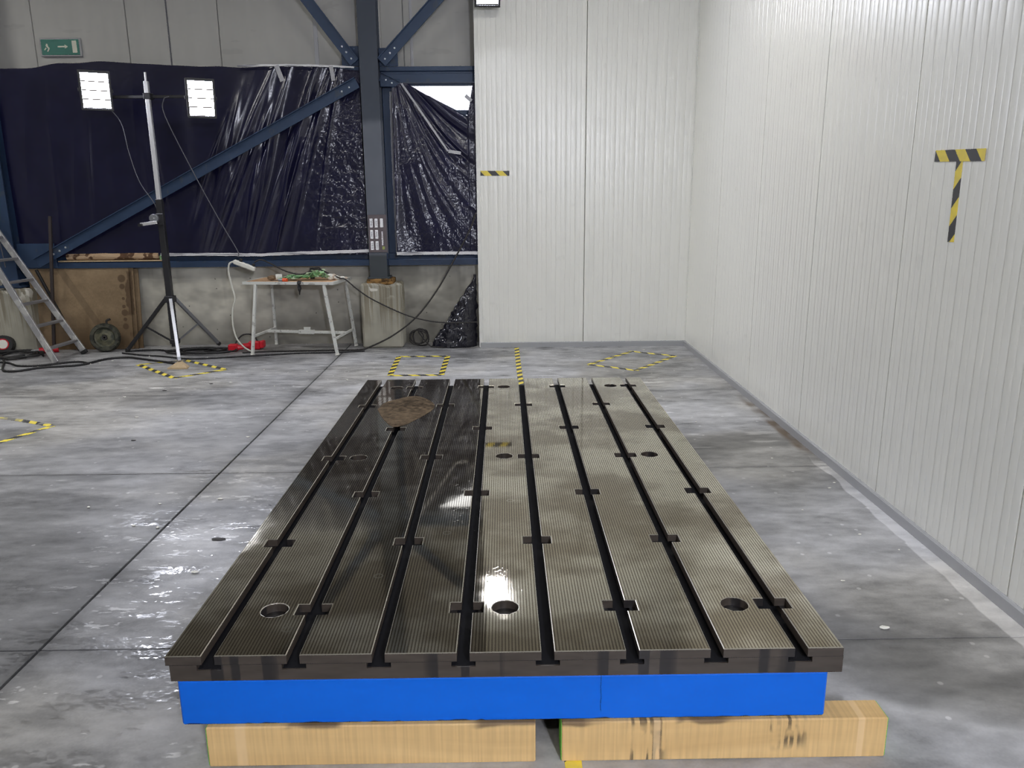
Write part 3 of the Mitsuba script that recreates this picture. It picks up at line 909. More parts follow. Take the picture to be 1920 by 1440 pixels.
# ------------------------------------------------------------------ T-slot bed plate
H, L = 0.375, 3.52
T1, Z1, Z2 = 0.030, 0.290, 0.137
bed = thing("bed_plate", "large oily cast-iron T-slot bed plate with a blue base on timber blocks", "bed plate")
edges = [-1.0]
for i in range(8):
    c = -0.875 + 0.25 * i
    edges += [c - 0.0192, c + 0.0192]
edges.append(1.0)
notches = []
for i in range(8):
    c = -0.875 + 0.25 * i
    for y in ((0.765, 1.77, 2.785) if i % 2 == 0 else (0.26, 1.265, 2.275, 3.27)):
        notches.append(sbox(c - 0.055, y - 0.033, c + 0.055, y + 0.033))
holes = [Point(x, y).buffer(0.0435, 16) for x in (-0.75, 0.0, 0.75) for y in (0.257, 1.775, 3.27)]
cut = unary_union(notches + holes)
ch = 0.0028


def ring_mesh(poly):
    """sloped chamfer between the outline (lower) and its inset (top)"""
    inner = poly.buffer(-ch, join_style="mitre")
    ring = poly.difference(inner)
    vs, fs, o = [], [], 0
    for q in getattr(ring, "geoms", [ring]):
        v, f = trimesh.creation.triangulate_polygon(q, engine="earcut")
        vs.append(v); fs.append(f + o); o += len(v)
    v, f = np.vstack(vs), np.vstack(fs)
    b = poly.boundary
    z = np.array([H - 0.0022 if b.distance(Point(a)) < ch * 0.4 else H for a in v])
    m = trimesh.Trimesh(np.c_[v, z], f, process=False)
    n = m.face_normals[:, 2]
    m.faces[n < 0] = m.faces[n < 0][:, ::-1]
    return m, inner


def side_walls(poly, z0, z1):
    ms = []
    for r_ in [poly.exterior, *poly.interiors]:
        c = np.array(r_.coords)
        n = len(c)
        v = np.vstack([np.c_[c, np.full(n, z0)], np.c_[c, np.full(n, z1)]])
        f = []
        for i in range(n - 1):
            f += [[i, i + 1, i + 1 + n], [i, i + 1 + n, i + n]]
        ms.append(trimesh.Trimesh(v, f, process=False))
    return cat(ms)


def subdivided_top(poly):
    """top face cut into bands so that triangles stay well shaped"""
    ms = []
    ys_ = np.linspace(0, L, 12)
    for a, b in zip(ys_[:-1], ys_[1:]):
        part = poly.intersection(sbox(-2, a, 2, b))
        for q in getattr(part, "geoms", [part]):
            if q.area < 1e-7 or q.geom_type != "Polygon":
                continue
            v, f = trimesh.creation.triangulate_polygon(q, engine="earcut")
            m = trimesh.Trimesh(np.c_[v, np.full(len(v), H)], f, process=False)
            bad = m.face_normals[:, 2] < 0
            m.faces[bad] = m.faces[bad][:, ::-1]
            ms.append(m)
    return cat(ms)


for i in range(9):
    poly = sbox(edges[2 * i], 0.0, edges[2 * i + 1], L).difference(cut)
    rm, inner = ring_mesh(poly)
    k = obj("strip", subdivided_top(inner), "plate_mat", bed)
    obj("strip_side", side_walls(poly, H - T1, H - 0.0022), "cast_side", k)
    obj("worn_edge", rm, "plate_edge", k, label="bright worn edge")
# body below the strips with the wide feet of the T-slots
pts = [(-0.991, Z1), (1.003, Z1), (1.003, H - T1)]
for i in range(7, -1, -1):
    c = -0.875 + 0.25 * i
    w = 0.036
    pts += [(c + w, H - T1), (c + w, H - T1 - 0.020), (c - w, H - T1 - 0.020), (c - w, H - T1)]
pts += [(-0.991, H - T1)]
obj("bed_body", extrude(Polygon(pts), "y", 0.004, L - 0.004), "cast_side", bed)
for i in range(8):
    c = -0.875 + 0.25 * i
    obj("slot_floor", bx(c - 0.0355, c + 0.0355, 0.010, L - 0.010, H - T1 - 0.0202, H - T1 - 0.0185), "slot_mat", bed)
blue = bx(-0.975, 0.964, 0.006, L - 0.03, Z2, Z1, 0.006)
for _ in range(2):
    blue = blue.subdivide()
obj("base", blue, "blue_paint", bed, label="bright blue painted base")


def timber(x0, x1, y0, y1, label, ends=("l",), group=None):
    k = thing("timber_block", label, "timber", group)
    m = bx(x0, x1, y0, y1, 0, Z2, 0.004)
    obj("beam", m, "timber_mat", k)
    e = [bx(x0 - 0.0012, x0 + 0.004, y0 + 0.003, y1 - 0.003, 0.003, Z2 - 0.003, 0.001)] if "l" in ends else []
    if "r" in ends:
        e.append(bx(x1 - 0.004, x1 + 0.0012, y0 + 0.003, y1 - 0.003, 0.003, Z2 - 0.003, 0.001))
    for q in e:
        obj("end_face", q, "green_end", k, label="green painted end")


timber(-0.903, 0.088, -0.006, 0.084, "sawn timber block under the left half of the blue base", ("l",))
timber(0.166, 1.156, -0.006, 0.084, "sawn timber block with black smears sticking out right of the blue base", ("l", "r"))
timber(-0.93, 0.93, 0.50, 0.60, "added timber block under the bed plate that darkens the gap between the front blocks", ())  # extra block added so the gap between the front blocks stays dark
timber(-0.93, 0.93, 3.30, 3.42, "timber block under the far end of the bed plate", ())

# crusted grit lying on the plate
outl = np.array([(-0.800, 2.70), (-0.775, 2.86), (-0.70, 2.96), (-0.608, 3.03), (-0.53, 2.98), (-0.455, 2.84), (-0.440, 2.72), (-0.475, 2.58), (-0.535, 2.44), (-0.585, 2.34), (-0.64, 2.31), (-0.685, 2.37), (-0.745, 2.52)])
po = Polygon(spline(np.vstack([outl, outl[:1]]), 8)[:-1])
gx, gy = np.meshgrid(np.linspace(-0.82, -0.42, 110), np.linspace(2.28, 3.06, 190), indexing="ij")
cb = np.array([po.contains(Point(a, b)) for a, b in zip(gx.ravel(), gy.ravel())]).reshape(gx.shape)
ds = np.array([po.boundary.distance(Point(a, b)) for a, b in zip(gx.ravel(), gy.ravel())]).reshape(gx.shape)
zz = H + 0.0010 + np.minimum(ds, 0.07) / 0.07 * 0.006 + 0.006 * (meshkit.fbm(np.stack([gx * 60, gy * 50, gx * 0], -1), 3) - 0.4) * np.minimum(ds / 0.02, 1) + 0.008 * (meshkit.fbm(np.stack([gx * 12, gy * 12, gx * 0], -1), 2, 3) - 0.4) * np.minimum(ds / 0.03, 1)
zz = np.maximum(zz, H + 0.0006)
gm = grid(np.stack([gx, gy, zz], -1))
keep = cb.ravel()[gm.faces].all(1)
gm.update_faces(keep); gm.remove_unreferenced_vertices()
if gm.face_normals[:, 2].mean() < 0:
    gm.invert()
obj("grit_patch", gm, "crust_mat", smooth=35, label="brown leaf-shaped crust of grit over a slot at the bed plate's far left", cat="grit")

# ------------------------------------------------------------------ hazard tapes
HZ = "hazard_mat"


def floor_tape(pts, label, m=HZ, group=None, w=0.05, lift=0.0004, seed=0):
    return tape_strip("hazard_tape", [(a, b, 0.0) for a, b in pts], w, m, label, "tape", group, normal=(0, 0, 1), t=0.0012, lift=lift, seed=seed)


floor_tape([(0.145, 6.64), (0.155, 5.0), (0.203, -0.10)], "long yellow and black tape line on the floor running under the bed plate", w=0.052)
sq = [(-1.13, 6.20), (-0.605, 6.20), (-0.605, 5.29), (-1.10, 5.29)]
for (a, b), lb in zip([(0, 1), (1, 2), (3, 2), (0, 3)], ("far side", "right side", "near side", "left side")):
    floor_tape([sq[a], sq[b]], f"{lb} of the yellow and black tape square between the table and the bed plate", w=0.055)
dm = [(0.86, 5.69), (1.41, 6.36), (1.83, 6.09), (1.29, 5.40)]
for (a, b), lb in zip([(0, 1), (1, 2), (2, 3), (3, 0)], ("far left", "far right", "near right", "near left")):
    p0, p1 = np.array(dm[a]), np.array(dm[b])
    mid = (p0 + p1) / 2 + rng.normal(0, 0.012, 2)
    floor_tape([p0, mid, p1], f"{lb} side of the taped diamond on the floor before the white partition", w=0.05)
ql = [(-3.80, 5.92), (-3.40, 6.13), (-2.80, 5.64), (-3.17, 5.28)]
for (a, b), lb, m in zip([(0, 1), (1, 2), (2, 3), (3, 0)], ("far left", "far right", "near right", "near left"), ("hazard_worn_mat", HZ, HZ, HZ)):
    floor_tape([ql[a], ql[b]], f"{lb} side of the taped diamond around the light stand's wooden wedge", m, w=0.055)
floor_tape([(-4.02, 3.93), (-3.86, 3.89), (-3.45, 3.70)], "scuffed far strip of the worn taped corner on the floor at the left edge", "hazard_worn_mat")
floor_tape([(-3.44, 3.70), (-3.62, 3.23), (-3.75, 2.95)], "scuffed near strip of the worn taped corner on the floor at the left edge", "hazard_worn_mat")
tape_strip("hazard_tape", [(-0.236, BY, 1.915), (0.081, BY, 1.912)], 0.052, HZ, "short hazard tape on the back partition near its left edge", normal=(0, -1, 0), lift=0.0005)
tape_strip("hazard_tape", [(WX, 1.788, 1.845), (WX, 1.388, 1.832)], 0.052, HZ, "crossbar of the taped T on the right partition", normal=(-1, 0, 0), lift=0.0012)
tape_strip("hazard_tape", [(WX, 1.578, 1.818), (WX, 1.572, 1.455)], 0.050, HZ, "stem of the taped T on the right partition", normal=(-1, 0, 0), lift=0.0004)

# ------------------------------------------------------------------ work floods
def flood(pos, aim, w, h, label, power=1.0, gap=0.004):
    k = thing("work_light", label, "work light")
    z = np.asarray(aim, float); z /= np.linalg.norm(z)
    def P(m): return place(m, pos, z, np.cross((0, 0, 1), z))
    body = bx(-w / 2 - 0.02, w / 2 + 0.02, -h / 2 - 0.02, h / 2 + 0.02, -0.06, -0.004, 0.01)
    fins = [bx(x - 0.003, x + 0.003, -h / 2, h / 2, -0.085, -0.06) for x in np.linspace(-w / 2, w / 2, 9)]
    obj("housing", P(cat([body] + fins)), "housing_mat", k)
    n = 4
    for i in range(n):
        y0 = -h / 2 + h * i / n
        led = trimesh.Trimesh([[-w / 2, y0 + gap, 0], [w / 2, y0 + gap, 0], [w / 2, y0 + h / n - gap, 0], [-w / 2, y0 + h / n - gap, 0]], [[0, 1, 2], [0, 2, 3]], process=False)
        e = FLOOD * power
        obj("led_bar", P(led), "flood_off", k, emitter={"type": "area", "radiance": rgb([e * 0.94, e * 0.97, e * 1.10])})
    rim = unary_union([sbox(-w / 2 - 0.02, -h / 2 - 0.02, w / 2 + 0.02, h / 2 + 0.02)]).difference(sbox(-w / 2 - 0.002, -h / 2 - 0.002, w / 2 + 0.002, h / 2 + 0.002))
    obj("bezel", P(extrude(rim, "z", -0.004, 0.012)), "housing_mat", k)
    br = [bx(-w / 2 - 0.034, -w / 2 - 0.026, -0.015, 0.015, -0.13, 0.0), bx(w / 2 + 0.026, w / 2 + 0.034, -0.015, 0.015, -0.13, 0.0), bx(-w / 2 - 0.034, w / 2 + 0.034, -0.015, 0.015, -0.138, -0.13)]
    obj("bracket", P(cat(br)), "black_paint", k)
    return k


MX, MY = -3.608, 6.42
flood((-4.085, 6.33, 2.742), (0.46, -0.86, -0.16), 0.25, 0.34, "left one of the two lit LED work lights on the light stand", 0.36)
flood((-3.035, 6.33, 2.660), (0.40, -0.90, -0.16), 0.235, 0.34, "right one of the two lit LED work lights on the light stand", 0.36)
flood((-0.125, 6.475, 3.705), (0.05, -0.90, -0.40), 0.22, 0.32, "lit LED work light above the white back partition at the top edge", 0.40, 0.009)
obj("lamp_bracket", cat([bar((-0.125, 6.60, 3.76), (-0.125, 6.685, 3.76), 0.03, 0.03), bx(-0.165, -0.085, 6.674, 6.682, 3.71, 3.81)]), "black_paint", label="small black bracket holding the work light on the back partition", cat="bracket")

# unseen ceiling lamps added as fill light for the hall
for i, (lx, ly, pw) in enumerate([(-7.6, -5.0, 0.6), (-3.6, -5.6, 0.8), (-0.3, -4.8, 2.7), (-7.6, -1.2, 0.5), (-3.9, 2.6, 1.9), (-6.8, 3.8, 2.0), (0.55, 3.4, 1.4)]):
    k = thing("fill_luminaire", "long added fill lamp hung from the ceiling out of view", "lamp", "added fill lamps on the ceiling")
    obj("housing", bx(lx - 0.65, lx + 0.65, ly - 0.14, ly + 0.14, 5.06, 5.12, 0.01), "white_trim", k)
    for hx in (-0.55, 0.55):
        obj("hanger", bx(lx + hx - 0.006, lx + hx + 0.006, ly - 0.006, ly + 0.006, 5.12, CEIL), "grey_wire", k)
    obj("cowl", cat([bx(lx - 0.65, lx + 0.65, ly + q - 0.003, ly + q + 0.003, 5.02, 5.062) for q in (-0.135, 0.135)] + [bx(lx + q - 0.003, lx + q + 0.003, ly - 0.135, ly + 0.135, 5.02, 5.062) for q in (-0.647, 0.647)]), "housing_mat", k)
    dif = trimesh.Trimesh([[lx - 0.63, ly - 0.12, 5.058], [lx - 0.63, ly + 0.12, 5.058], [lx + 0.63, ly + 0.12, 5.058], [lx + 0.63, ly - 0.12, 5.058]], [[0, 1, 2], [0, 2, 3]], process=False)
    obj("diffuser", dif, "flood_off", k, emitter={"type": "area", "radiance": rgb([FILL * pw, FILL * pw * 0.985, FILL * pw * 0.93])})
# unseen fill light on an invented stand, added behind the camera
flood((1.25, -4.3, 2.9), (-0.12, 1.0, -0.24), 0.30, 0.40, "added LED fill light on a small stand behind the camera", 1.5)
k = thing("light_stand", "small added stand behind the camera carrying the fill light", "light stand")
obj("mast", cyl((1.27, -4.46, 0.25), (1.27, -4.46, 2.90), 0.018), "black_paint", k)
obj("head", bx(1.22, 1.30, -4.475, -4.42, 2.87, 2.93, 0.004), "black_paint", k)
for q in range(3):
    t = 2 * math.pi * q / 3 + 0.4
    obj("leg", bar((1.27, -4.46, 0.75), (1.27 + 0.55 * math.cos(t), -4.46 + 0.55 * math.sin(t), 0.013), 0.022, 0.022), "black_paint", k)

# light stand
st = thing("light_stand", "tall wind-up light stand on a tripod carrying two work lights", "light stand")
MB = (MX - 0.012, MY)
obj("inner_mast", bx(MX - 0.022, MX + 0.022, MY - 0.022, MY + 0.022, 1.60, 2.84, 0.004), "bright_alu", st)
obj("outer_mast", bx(MX - 0.031, MX + 0.031, MY - 0.031, MY + 0.031, 0.10, 1.672, 0.004), "black_paint", st)
obj("top_pin", cyl((MX, MY, 2.84), (MX, MY, 2.925), 0.011), "bright_alu", st)
obj("crossbar", bx(MX - 0.62, MX + 0.62, MY + 0.032, MY + 0.062, 2.68, 2.71, 0.003), "black_paint", st)
obj("crossbar_clamp", bx(MX - 0.035, MX + 0.035, MY - 0.028, MY + 0.066, 2.665, 2.725, 0.004), "black_paint", st)
obj("winch_plate", bx(MX - 0.034, MX + 0.044, MY - 0.055, MY - 0.02, 1.405, 1.525, 0.004), "black_paint", st)
wd = lathe([(0.0, -0.03), (0.042, -0.03), (0.046, -0.026), (0.046, 0.026), (0.042, 0.03), (0, 0.03)], 24)
wk = obj("winch_drum", place(wd, (MX - 0.045, MY - 0.062, 1.475), (0, -1, 0)), "grey_alu", st, smooth=30)
obj("drum_bolt", cyl((MX - 0.035, MY - 0.09, 1.478), (MX - 0.035, MY - 0.100, 1.478), 0.008), "bright_alu", wk)
cr = obj("crank", bar((MX - 0.180, MY - 0.105, 1.415), (MX - 0.005, MY - 0.105, 1.438), 0.012, 0.034, c=0.003), "bright_alu", st)
obj("crank_grip", cyl((MX - 0.166, MY - 0.10, 1.412), (MX - 0.166, MY - 0.175, 1.412), 0.014), "black_rubber", cr)
obj("hub", bx(MX - 0.048, MX + 0.048, MY - 0.048, MY + 0.048, 0.585, 0.655, 0.006), "black_paint", st)
obj("lower_collar", bx(MX - 0.042, MX + 0.042, MY - 0.042, MY + 0.042, 0.13, 0.18, 0.005), "black_paint", st)
feet = [((-3.302, 5.755, 0.058), "bright_alu"), ((-4.215, 6.56, 0.012), "black_paint"), ((-3.30, 6.90, 0.012), "grey_alu")]
for (fx, fy, fz), m in feet:
    dv = np.array([fx - MX, fy - MY, 0]); dv /= np.linalg.norm(dv)
    top_ = np.array([MX, MY, 0.62]) + dv * 0.055
    ft = np.array([fx, fy, fz + 0.012])
    lg = obj("leg", bar(top_, ft, 0.034, 0.034, c=0.003), m, st)
    obj("foot_cap", bar(ft + (top_ - ft) * 0.05, ft, 0.040, 0.040, c=0.006), "black_rubber" if m != "bright_alu" else "grey_alu", lg)
    md = top_ + (ft - top_) * 0.52
    obj("stay", bar(np.array([MX, MY, 0.155]) + dv * 0.04, md, 0.010, 0.018), "black_paint" if m != "grey_alu" else "grey_alu", st)
wg = hull([(-3.400, 5.680, 0), (-3.205, 5.685, 0), (-3.400, 5.682, 0.014), (-3.205, 5.687, 0.014), (-3.375, 5.81, 0), (-3.225, 5.81, 0), (-3.322, 5.785, 0.064), (-3.285, 5.785, 0.064), (-3.318, 5.735, 0.060), (-3.288, 5.735, 0.060)])
obj("wooden_wedge", wg, "raw_wood", label="small wooden wedge under the front leg of the light stand", cat="wedge")

# ------------------------------------------------------------------ left corner: ladder, boards, bar, reel, log
ld = thing("ladder", "aluminium step ladder leaning out of the picture at the left edge", "ladder")
FA, FB = np.array([-4.696, 6.017, 0.0]), np.array([-4.657, 6.525, 0.0])
DA, DB = np.array([-0.5817, 0.1735, 1.0]), np.array([-0.5817, 0.0265, 1.0])
ZT = 1.92
lside = np.array([0.0, 1.0, 0.0])
for F_, D_ in ((FA, DA), (FB, DB)):
    r_ = obj("rail", bar(F_ + D_ * 0.012, F_ + D_ * ZT, 0.026, 0.066, up=np.cross(D_, lside), c=0.003), "ladder_alu", ld)
    obj("foot", bar(F_ + D_ * 0.010, F_ + D_ * 0.045, 0.030, 0.070, up=np.cross(D_, lside), c=0.004), "black_rubber" if F_ is FB else "ladder_alu", r_)
for z in np.arange(0.155, ZT, 0.226):
    obj("rung", bar(FA + DA * z, FB + DB * z, 0.062, 0.026, c=0.004), "rung_alu", ld)
GA, GB = np.array([-6.85, 6.03, 0.0]), np.array([-6.83, 6.50, 0.0])
for F_, G_, D_ in ((FA, GA, DA), (FB, GB, DB)):
    obj("rear_rail", bar(G_ + np.array([0, 0, 0.01]), F_ + D_ * ZT, 0.022, 0.045, c=0.003), "ladder_alu", ld)
obj("top_cap", bar(FA + DA * ZT - [0, 0.05, 0], FB + DB * ZT + [0, 0.05, 0], 0.18, 0.03, c=0.006), "ladder_alu", ld)

def leaning(x0, x1, h, yb, yt, t, cut=0.0):
    """board with foot at yb and head at yt"""
    d = np.array([0, yt - yb, h]); d /= np.linalg.norm(d)
    n = np.cross([1.0, 0, 0], d)   # faces -y
    pts = []
    for x in (x0, x1):
        for s in (0, 1):
            for o in (0, 1):
                base = np.array([x - (cut if (s and x == x0) else 0) , yb, 0.0]) + s * np.array([0, yt - yb, h])
                pts.append(base - n * t * o * np.sign(n[1]) if n[1] < 0 else base + n * t * o)
    p = np.array(pts)
    p[:, 2] -= p[:, 2].min()
    return hull(p)
obj("chipboard_sheet", leaning(-5.29, -4.245, 0.915, 6.815, 6.910, 0.019, 0.10), "chipboard", label="brown chipboard sheet with dark round stains leaning in front of the stack behind the ladder", cat="board")
obj("chipboard_sheet", leaning(-5.24, -4.205, 0.925, 6.842, 6.936, 0.019, 0.05), "chipboard", label="brown chipboard sheet in the middle of the leaning stack behind the reel", cat="board")
obj("chipboard_sheet", leaning(-5.20, -4.165, 0.900, 6.870, 6.962, 0.016, 0.02), "chipboard", label="brown chipboard sheet at the back of the leaning stack against the plinth", cat="board")
obj("steel_bar", bar((-5.105, 6.70, 0.0), (-4.985, 6.79, 1.500), 0.030, 0.030, c=0.003), "dark_iron", label="dark square steel bar leaning upright in front of the chipboard sheets", cat="bar")
obj("steel_bar", bar((-4.83, 6.735, 0.0), (-5.215, 6.775, 0.915), 0.028, 0.028, c=0.004), "black_rubber", label="black bar leaning slantwise on the chipboard behind the ladder rungs", cat="bar")

rl = thing("old_wheel", "dirty grey-green wheel standing on edge against the chipboard beside the ladder", "wheel")
ax = np.array([0.12, -1, 0.12])
R0 = np.array([-4.490, 6.665, 0.161])
tyre = lathe([(0.118, -0.035), (0.150, -0.035), (0.160, -0.022), (0.162, 0.0), (0.160, 0.022), (0.150, 0.035), (0.118, 0.035), (0.112, 0.02), (0.112, -0.02), (0.118, -0.035)], 40)
obj("tyre", place(tyre, R0, ax), "tyre_mat", rl, smooth=35)
disc = lathe([(0.028, 0.020), (0.040, 0.024), (0.060, 0.010), (0.095, 0.004), (0.114, 0.018), (0.114, -0.02), (0.028, -0.02), (0.028, 0.020)], 40)
obj("disc", place(disc, R0, ax), "reel_mat", rl, smooth=35)
hubm = lathe([(0.012, 0.030), (0.026, 0.030), (0.030, 0.024), (0.030, -0.03), (0.012, -0.03), (0.012, 0.030)], 24)
obj("hub", place(hubm, R0, ax), "dark_rubber", rl, smooth=35)
obj("handle", tube([R0 + [0.03, 0.01, 0.15], R0 + [0.035, 0.01, 0.19], R0 + [0.075, 0.01, 0.205]], 0.012, 8), "dark_rubber", rl, smooth=True)

# log and plank lying on the sill ledge
lv = trimesh.creation.cylinder(0.5, 1.0, sections=24)
for _ in range(4):
    lv = lv.subdivide()
q = lv.vertices.copy()
p = np.stack([-4.40 + q[:, 2] * 1.03, 6.905 + q[:, 0] * 0.084, 1.048 + q[:, 1] * 0.078], 1)
n_ = meshkit.fbm(p * np.array([6, 30, 30]), 3, 3) - 0.5
p[:, 1] += n_ * 0.02 * np.sign(q[:, 0]); p[:, 2] += n_ * 0.012
p[:, 2] = np.maximum(p[:, 2], 1.0065)
lv.vertices = p
obj("wood_log", lv, "log_mat", smooth=40, label="rough brown wooden log lying on the blue sill rail behind the light stand", cat="log")
obj("wood_plank", bx(-5.01, -3.82, 6.862, 6.952, 0.9905, 1.0055, 0.003), "raw_wood", label="thin pale plank under the wooden log on the sill rail", cat="plank")
obj("green_bottle", cat([lathe([(0, 0), (0.016, 0), (0.018, 0.004), (0.018, 0.05), (0.008, 0.062), (0.008, 0.078), (0, 0.078)], 16).apply_translation((-3.865, 6.905, 1.0065))]), "sling_green", smooth=35, label="small green bottle at the right end of the wooden log", cat="bottle")

# ------------------------------------------------------------------ work table and what lies on it
TZ = 0.79
tb = thing("work_table", "folding work table with white metal frame and wooden top below the windows", "table")
c4 = np.array([(-2.845, 6.505), (-1.825, 6.365), (-1.735, 6.93), (-2.755, 7.07 - 0.06)])
ctr = c4.mean(0)
def quad_prism(q, z0, z1):
    return extrude(Polygon(q), "z", z0, z1)
inn = ctr + (c4 - ctr) * np.array([0.955, 0.93])
obj("top", quad_prism(inn, TZ - 0.022, TZ - 0.002), "table_wood", tb)
ring = Polygon(c4).difference(Polygon(ctr + (c4 - ctr) * np.array([0.95, 0.925])))
obj("edge_frame", extrude(ring, "z", TZ - 0.030, TZ), "white_paint", tb)
legs = [((-2.700, 6.500), (-2.748, 6.345)), ((-1.935, 6.400), (-1.812, 6.300)), ((-2.660, 6.965), (-2.665, 6.985)), ((-1.80, 6.895), (-1.705, 6.835))]
feet_ = []
for (ax_, ay_), (bx_, by_) in legs:
    k = obj("leg", bar((ax_, ay_, TZ - 0.03), (bx_, by_, 0.008), 0.030, 0.030, c=0.003), "white_paint", tb)
    a_, b_ = np.array([ax_, ay_, TZ - 0.03]), np.array([bx_, by_, 0.0])
    obj("foot_cap", bar(b_ + (a_ - b_) * 0.03, b_ + [0, 0, 0.001], 0.034, 0.034, c=0.003), "off_white", k)
    feet_.append((a_, b_))
def on_leg(i, z):
    a_, b_ = feet_[i]
    return b_ + (a_ - b_) * (z / a_[2])
sl = (on_leg(0, 0.205), on_leg(2, 0.20)); sr = (on_leg(1, 0.175), on_leg(3, 0.20))
obj("side_stretcher", bar(sl[0], sl[1], 0.022, 0.022), "white_paint", tb)
obj("side_stretcher", bar(sr[0], sr[1], 0.022, 0.022), "white_paint", tb)
ml, mr = sl[0] + (sl[1] - sl[0]) * 0.62, sr[0] + (sr[1] - sr[0]) * 0.62
obj("long_stretcher", bar(ml, mr, 0.030, 0.030, c=0.003), "white_paint", tb)
mm = (ml + mr) / 2
lt = obj("latch", bar(mm - (mr - ml) * 0.10, mm + (mr - ml) * 0.10, 0.042, 0.046, c=0.004), "white_paint", tb)
obj("latch_tab", bx(mm[0] - 0.03, mm[0] + 0.045, mm[1] - 0.008, mm[1] + 0.008, mm[2] + 0.022, mm[2] + 0.055, 0.003), "white_paint", lt)


def ribbon(pts, w, t=0.004, twist=None, n=8):
    p = spline(pts, n)
    d = np.gradient(p, axis=0); d /= np.linalg.norm(d, axis=1, keepdims=True) + 1e-9
    tw = np.interp(np.linspace(0, 1, len(p)), np.linspace(0, 1, len(twist)), twist) if twist is not None else np.zeros(len(p))
    rows = []
    for i in range(len(p)):
        s = np.cross(d[i], [0, 0, 1.0])
        s = s / (np.linalg.norm(s) + 1e-9) if np.linalg.norm(s) > 0.05 else np.array([0, 1.0, 0])
        u = np.cross(s, d[i])
        a = s * math.cos(tw[i]) + u * math.sin(tw[i])
        b = -s * math.sin(tw[i]) + u * math.cos(tw[i])
        rows.append([p[i] - a * w / 2 - b * t / 2, p[i] + a * w / 2 - b * t / 2, p[i] + a * w / 2 + b * t / 2, p[i] - a * w / 2 + b * t / 2, p[i] - a * w / 2 - b * t / 2])
    m = grid(np.array(rows))
    return m


sl_ = thing("lifting_sling", "heap of green lifting sling webbing on the work table", "sling")
r = np.random.default_rng(5)
def heap_top(x):
    return float(np.interp(x, [-2.46, -2.36, -2.22, -2.08, -1.98, -1.92], [0.030, 0.055, 0.070, 0.115, 0.120, 0.060]))
for i in range(13):
    xa = -2.42 + 0.46 * (i / 12) + r.normal(0, 0.02)
    span = r.uniform(0.10, 0.20)
    pts_ = []
    for j in range(7):
        x = np.clip(xa + span * (j / 6 - 0.5) * (1 if i % 2 else -1) + r.normal(0, 0.02), -2.44, -1.925)
        h_ = heap_top(x)
        pts_.append((x, 6.62 + r.uniform(-0.085, 0.075), TZ + 0.022 + max(0.0, h_ - 0.03) * r.uniform(0.15, 1.0) * (0.4 if j in (0, 6) else 1.0)))
    obj("webbing", ribbon(pts_, r.uniform(0.036, 0.05), twist=r.uniform(-0.8, 0.8, 5), n=6), "sling_green" if i % 4 else "sling_pale", sl_)


def lump(c, s, seed, amp=0.35, sub=3):
    m = trimesh.creation.icosphere(subdivisions=sub)
    v = m.vertices
    n = meshkit.fbm(v * 1.9 + seed * 3.7, 3, seed) - 0.5
    v = v * (1 + amp * 2 * n[:, None]) * np.asarray(s)
    v = v + np.asarray(c)
    m.vertices = v
    return m


def sit(m, z):
    m.vertices[:, 2] += z - m.vertices[:, 2].min()
    return m


obj("rag_roll", sit(lump((-2.545, 6.60, TZ + 0.03), (0.050, 0.04, 0.028), 3), TZ - 0.001), "brown_rag", smooth=50, label="small brown and white rag roll at the left end of the work table", cat="rag")
obj("white_roll", place(lathe([(0.010, -0.034), (0.034, -0.034), (0.036, 0), (0.034, 0.034), (0.010, 0.034), (0.010, -0.034)], 24), (-2.468, 6.60, TZ + 0.0355), (0.95, 0.3, 0.0)), "off_white", smooth=40, label="white tape roll between the rag roll and the green sling on the table", cat="roll")
dr_ = thing("screwdriver", "small tool with orange grip lying at the front edge of the work table", "tool")
obj("grip", cyl((-2.395, 6.485, TZ + 0.018), (-2.345, 6.475, TZ + 0.018), 0.019, 12), "orange_plastic", dr_)
obj("collar", cyl((-2.445, 6.495, TZ + 0.015), (-2.395, 6.485, TZ + 0.015), 0.0155, 12), "grey_alu", dr_)
obj("shaft", cyl((-2.53, 6.51, TZ + 0.008), (-2.445, 6.495, TZ + 0.013), 0.004, 8), "dark_iron", dr_)
kn = thing("knotted_rope", "string of pale knotted lumps at the right end of the work table", "rope")
for i, (x, s, z) in enumerate([(-1.905, 0.040, 0.04), (-1.870, 0.036, 0.036), (-1.835, 0.032, 0.018), (-1.80, 0.030, 0.018), (-1.77, 0.028, 0.016), (-1.74, 0.024, 0.014)]):
    obj("knot", sit(lump((x, 6.60 + 0.012 * (i % 2), TZ + z), (s, s * 0.8, s * (0.9 if i < 2 else 0.7)), 20 + i, 0.45), TZ - 0.001), "pale_rag" if i % 2 else "off_white", kn, smooth=50)
obj("black_strap", ribbon([(-2.205, 6.470, TZ + 0.004), (-2.200, 6.405, TZ + 0.005), (-2.198, 6.385, TZ - 0.02), (-2.196, 6.392, TZ - 0.07), (-2.200, 6.397, TZ - 0.135)], 0.040, 0.004, twist=[0, 0, 0, 0.3, 0.9]), "black_rubber", label="black strap end hanging over the front edge of the work table", cat="strap")
obj("black_buckle", cat([bx(-2.16, -2.11, 6.74, 6.76, TZ, TZ + 0.125, 0.004), tube([(-2.11, 6.75, TZ + 0.118), (-2.06, 6.75, TZ + 0.122), (-2.03, 6.75, TZ + 0.10)], 0.008)]), "black_rubber", label="black buckle sticking up behind the green sling on the table", cat="buckle")

# ------------------------------------------------------------------ cables, sockets
def cable(name, pts, r_, m, label, catg="cable", n=8):
    return obj(name, tube(pts, r_, 8, n), m, smooth=True, label=label, cat=catg)


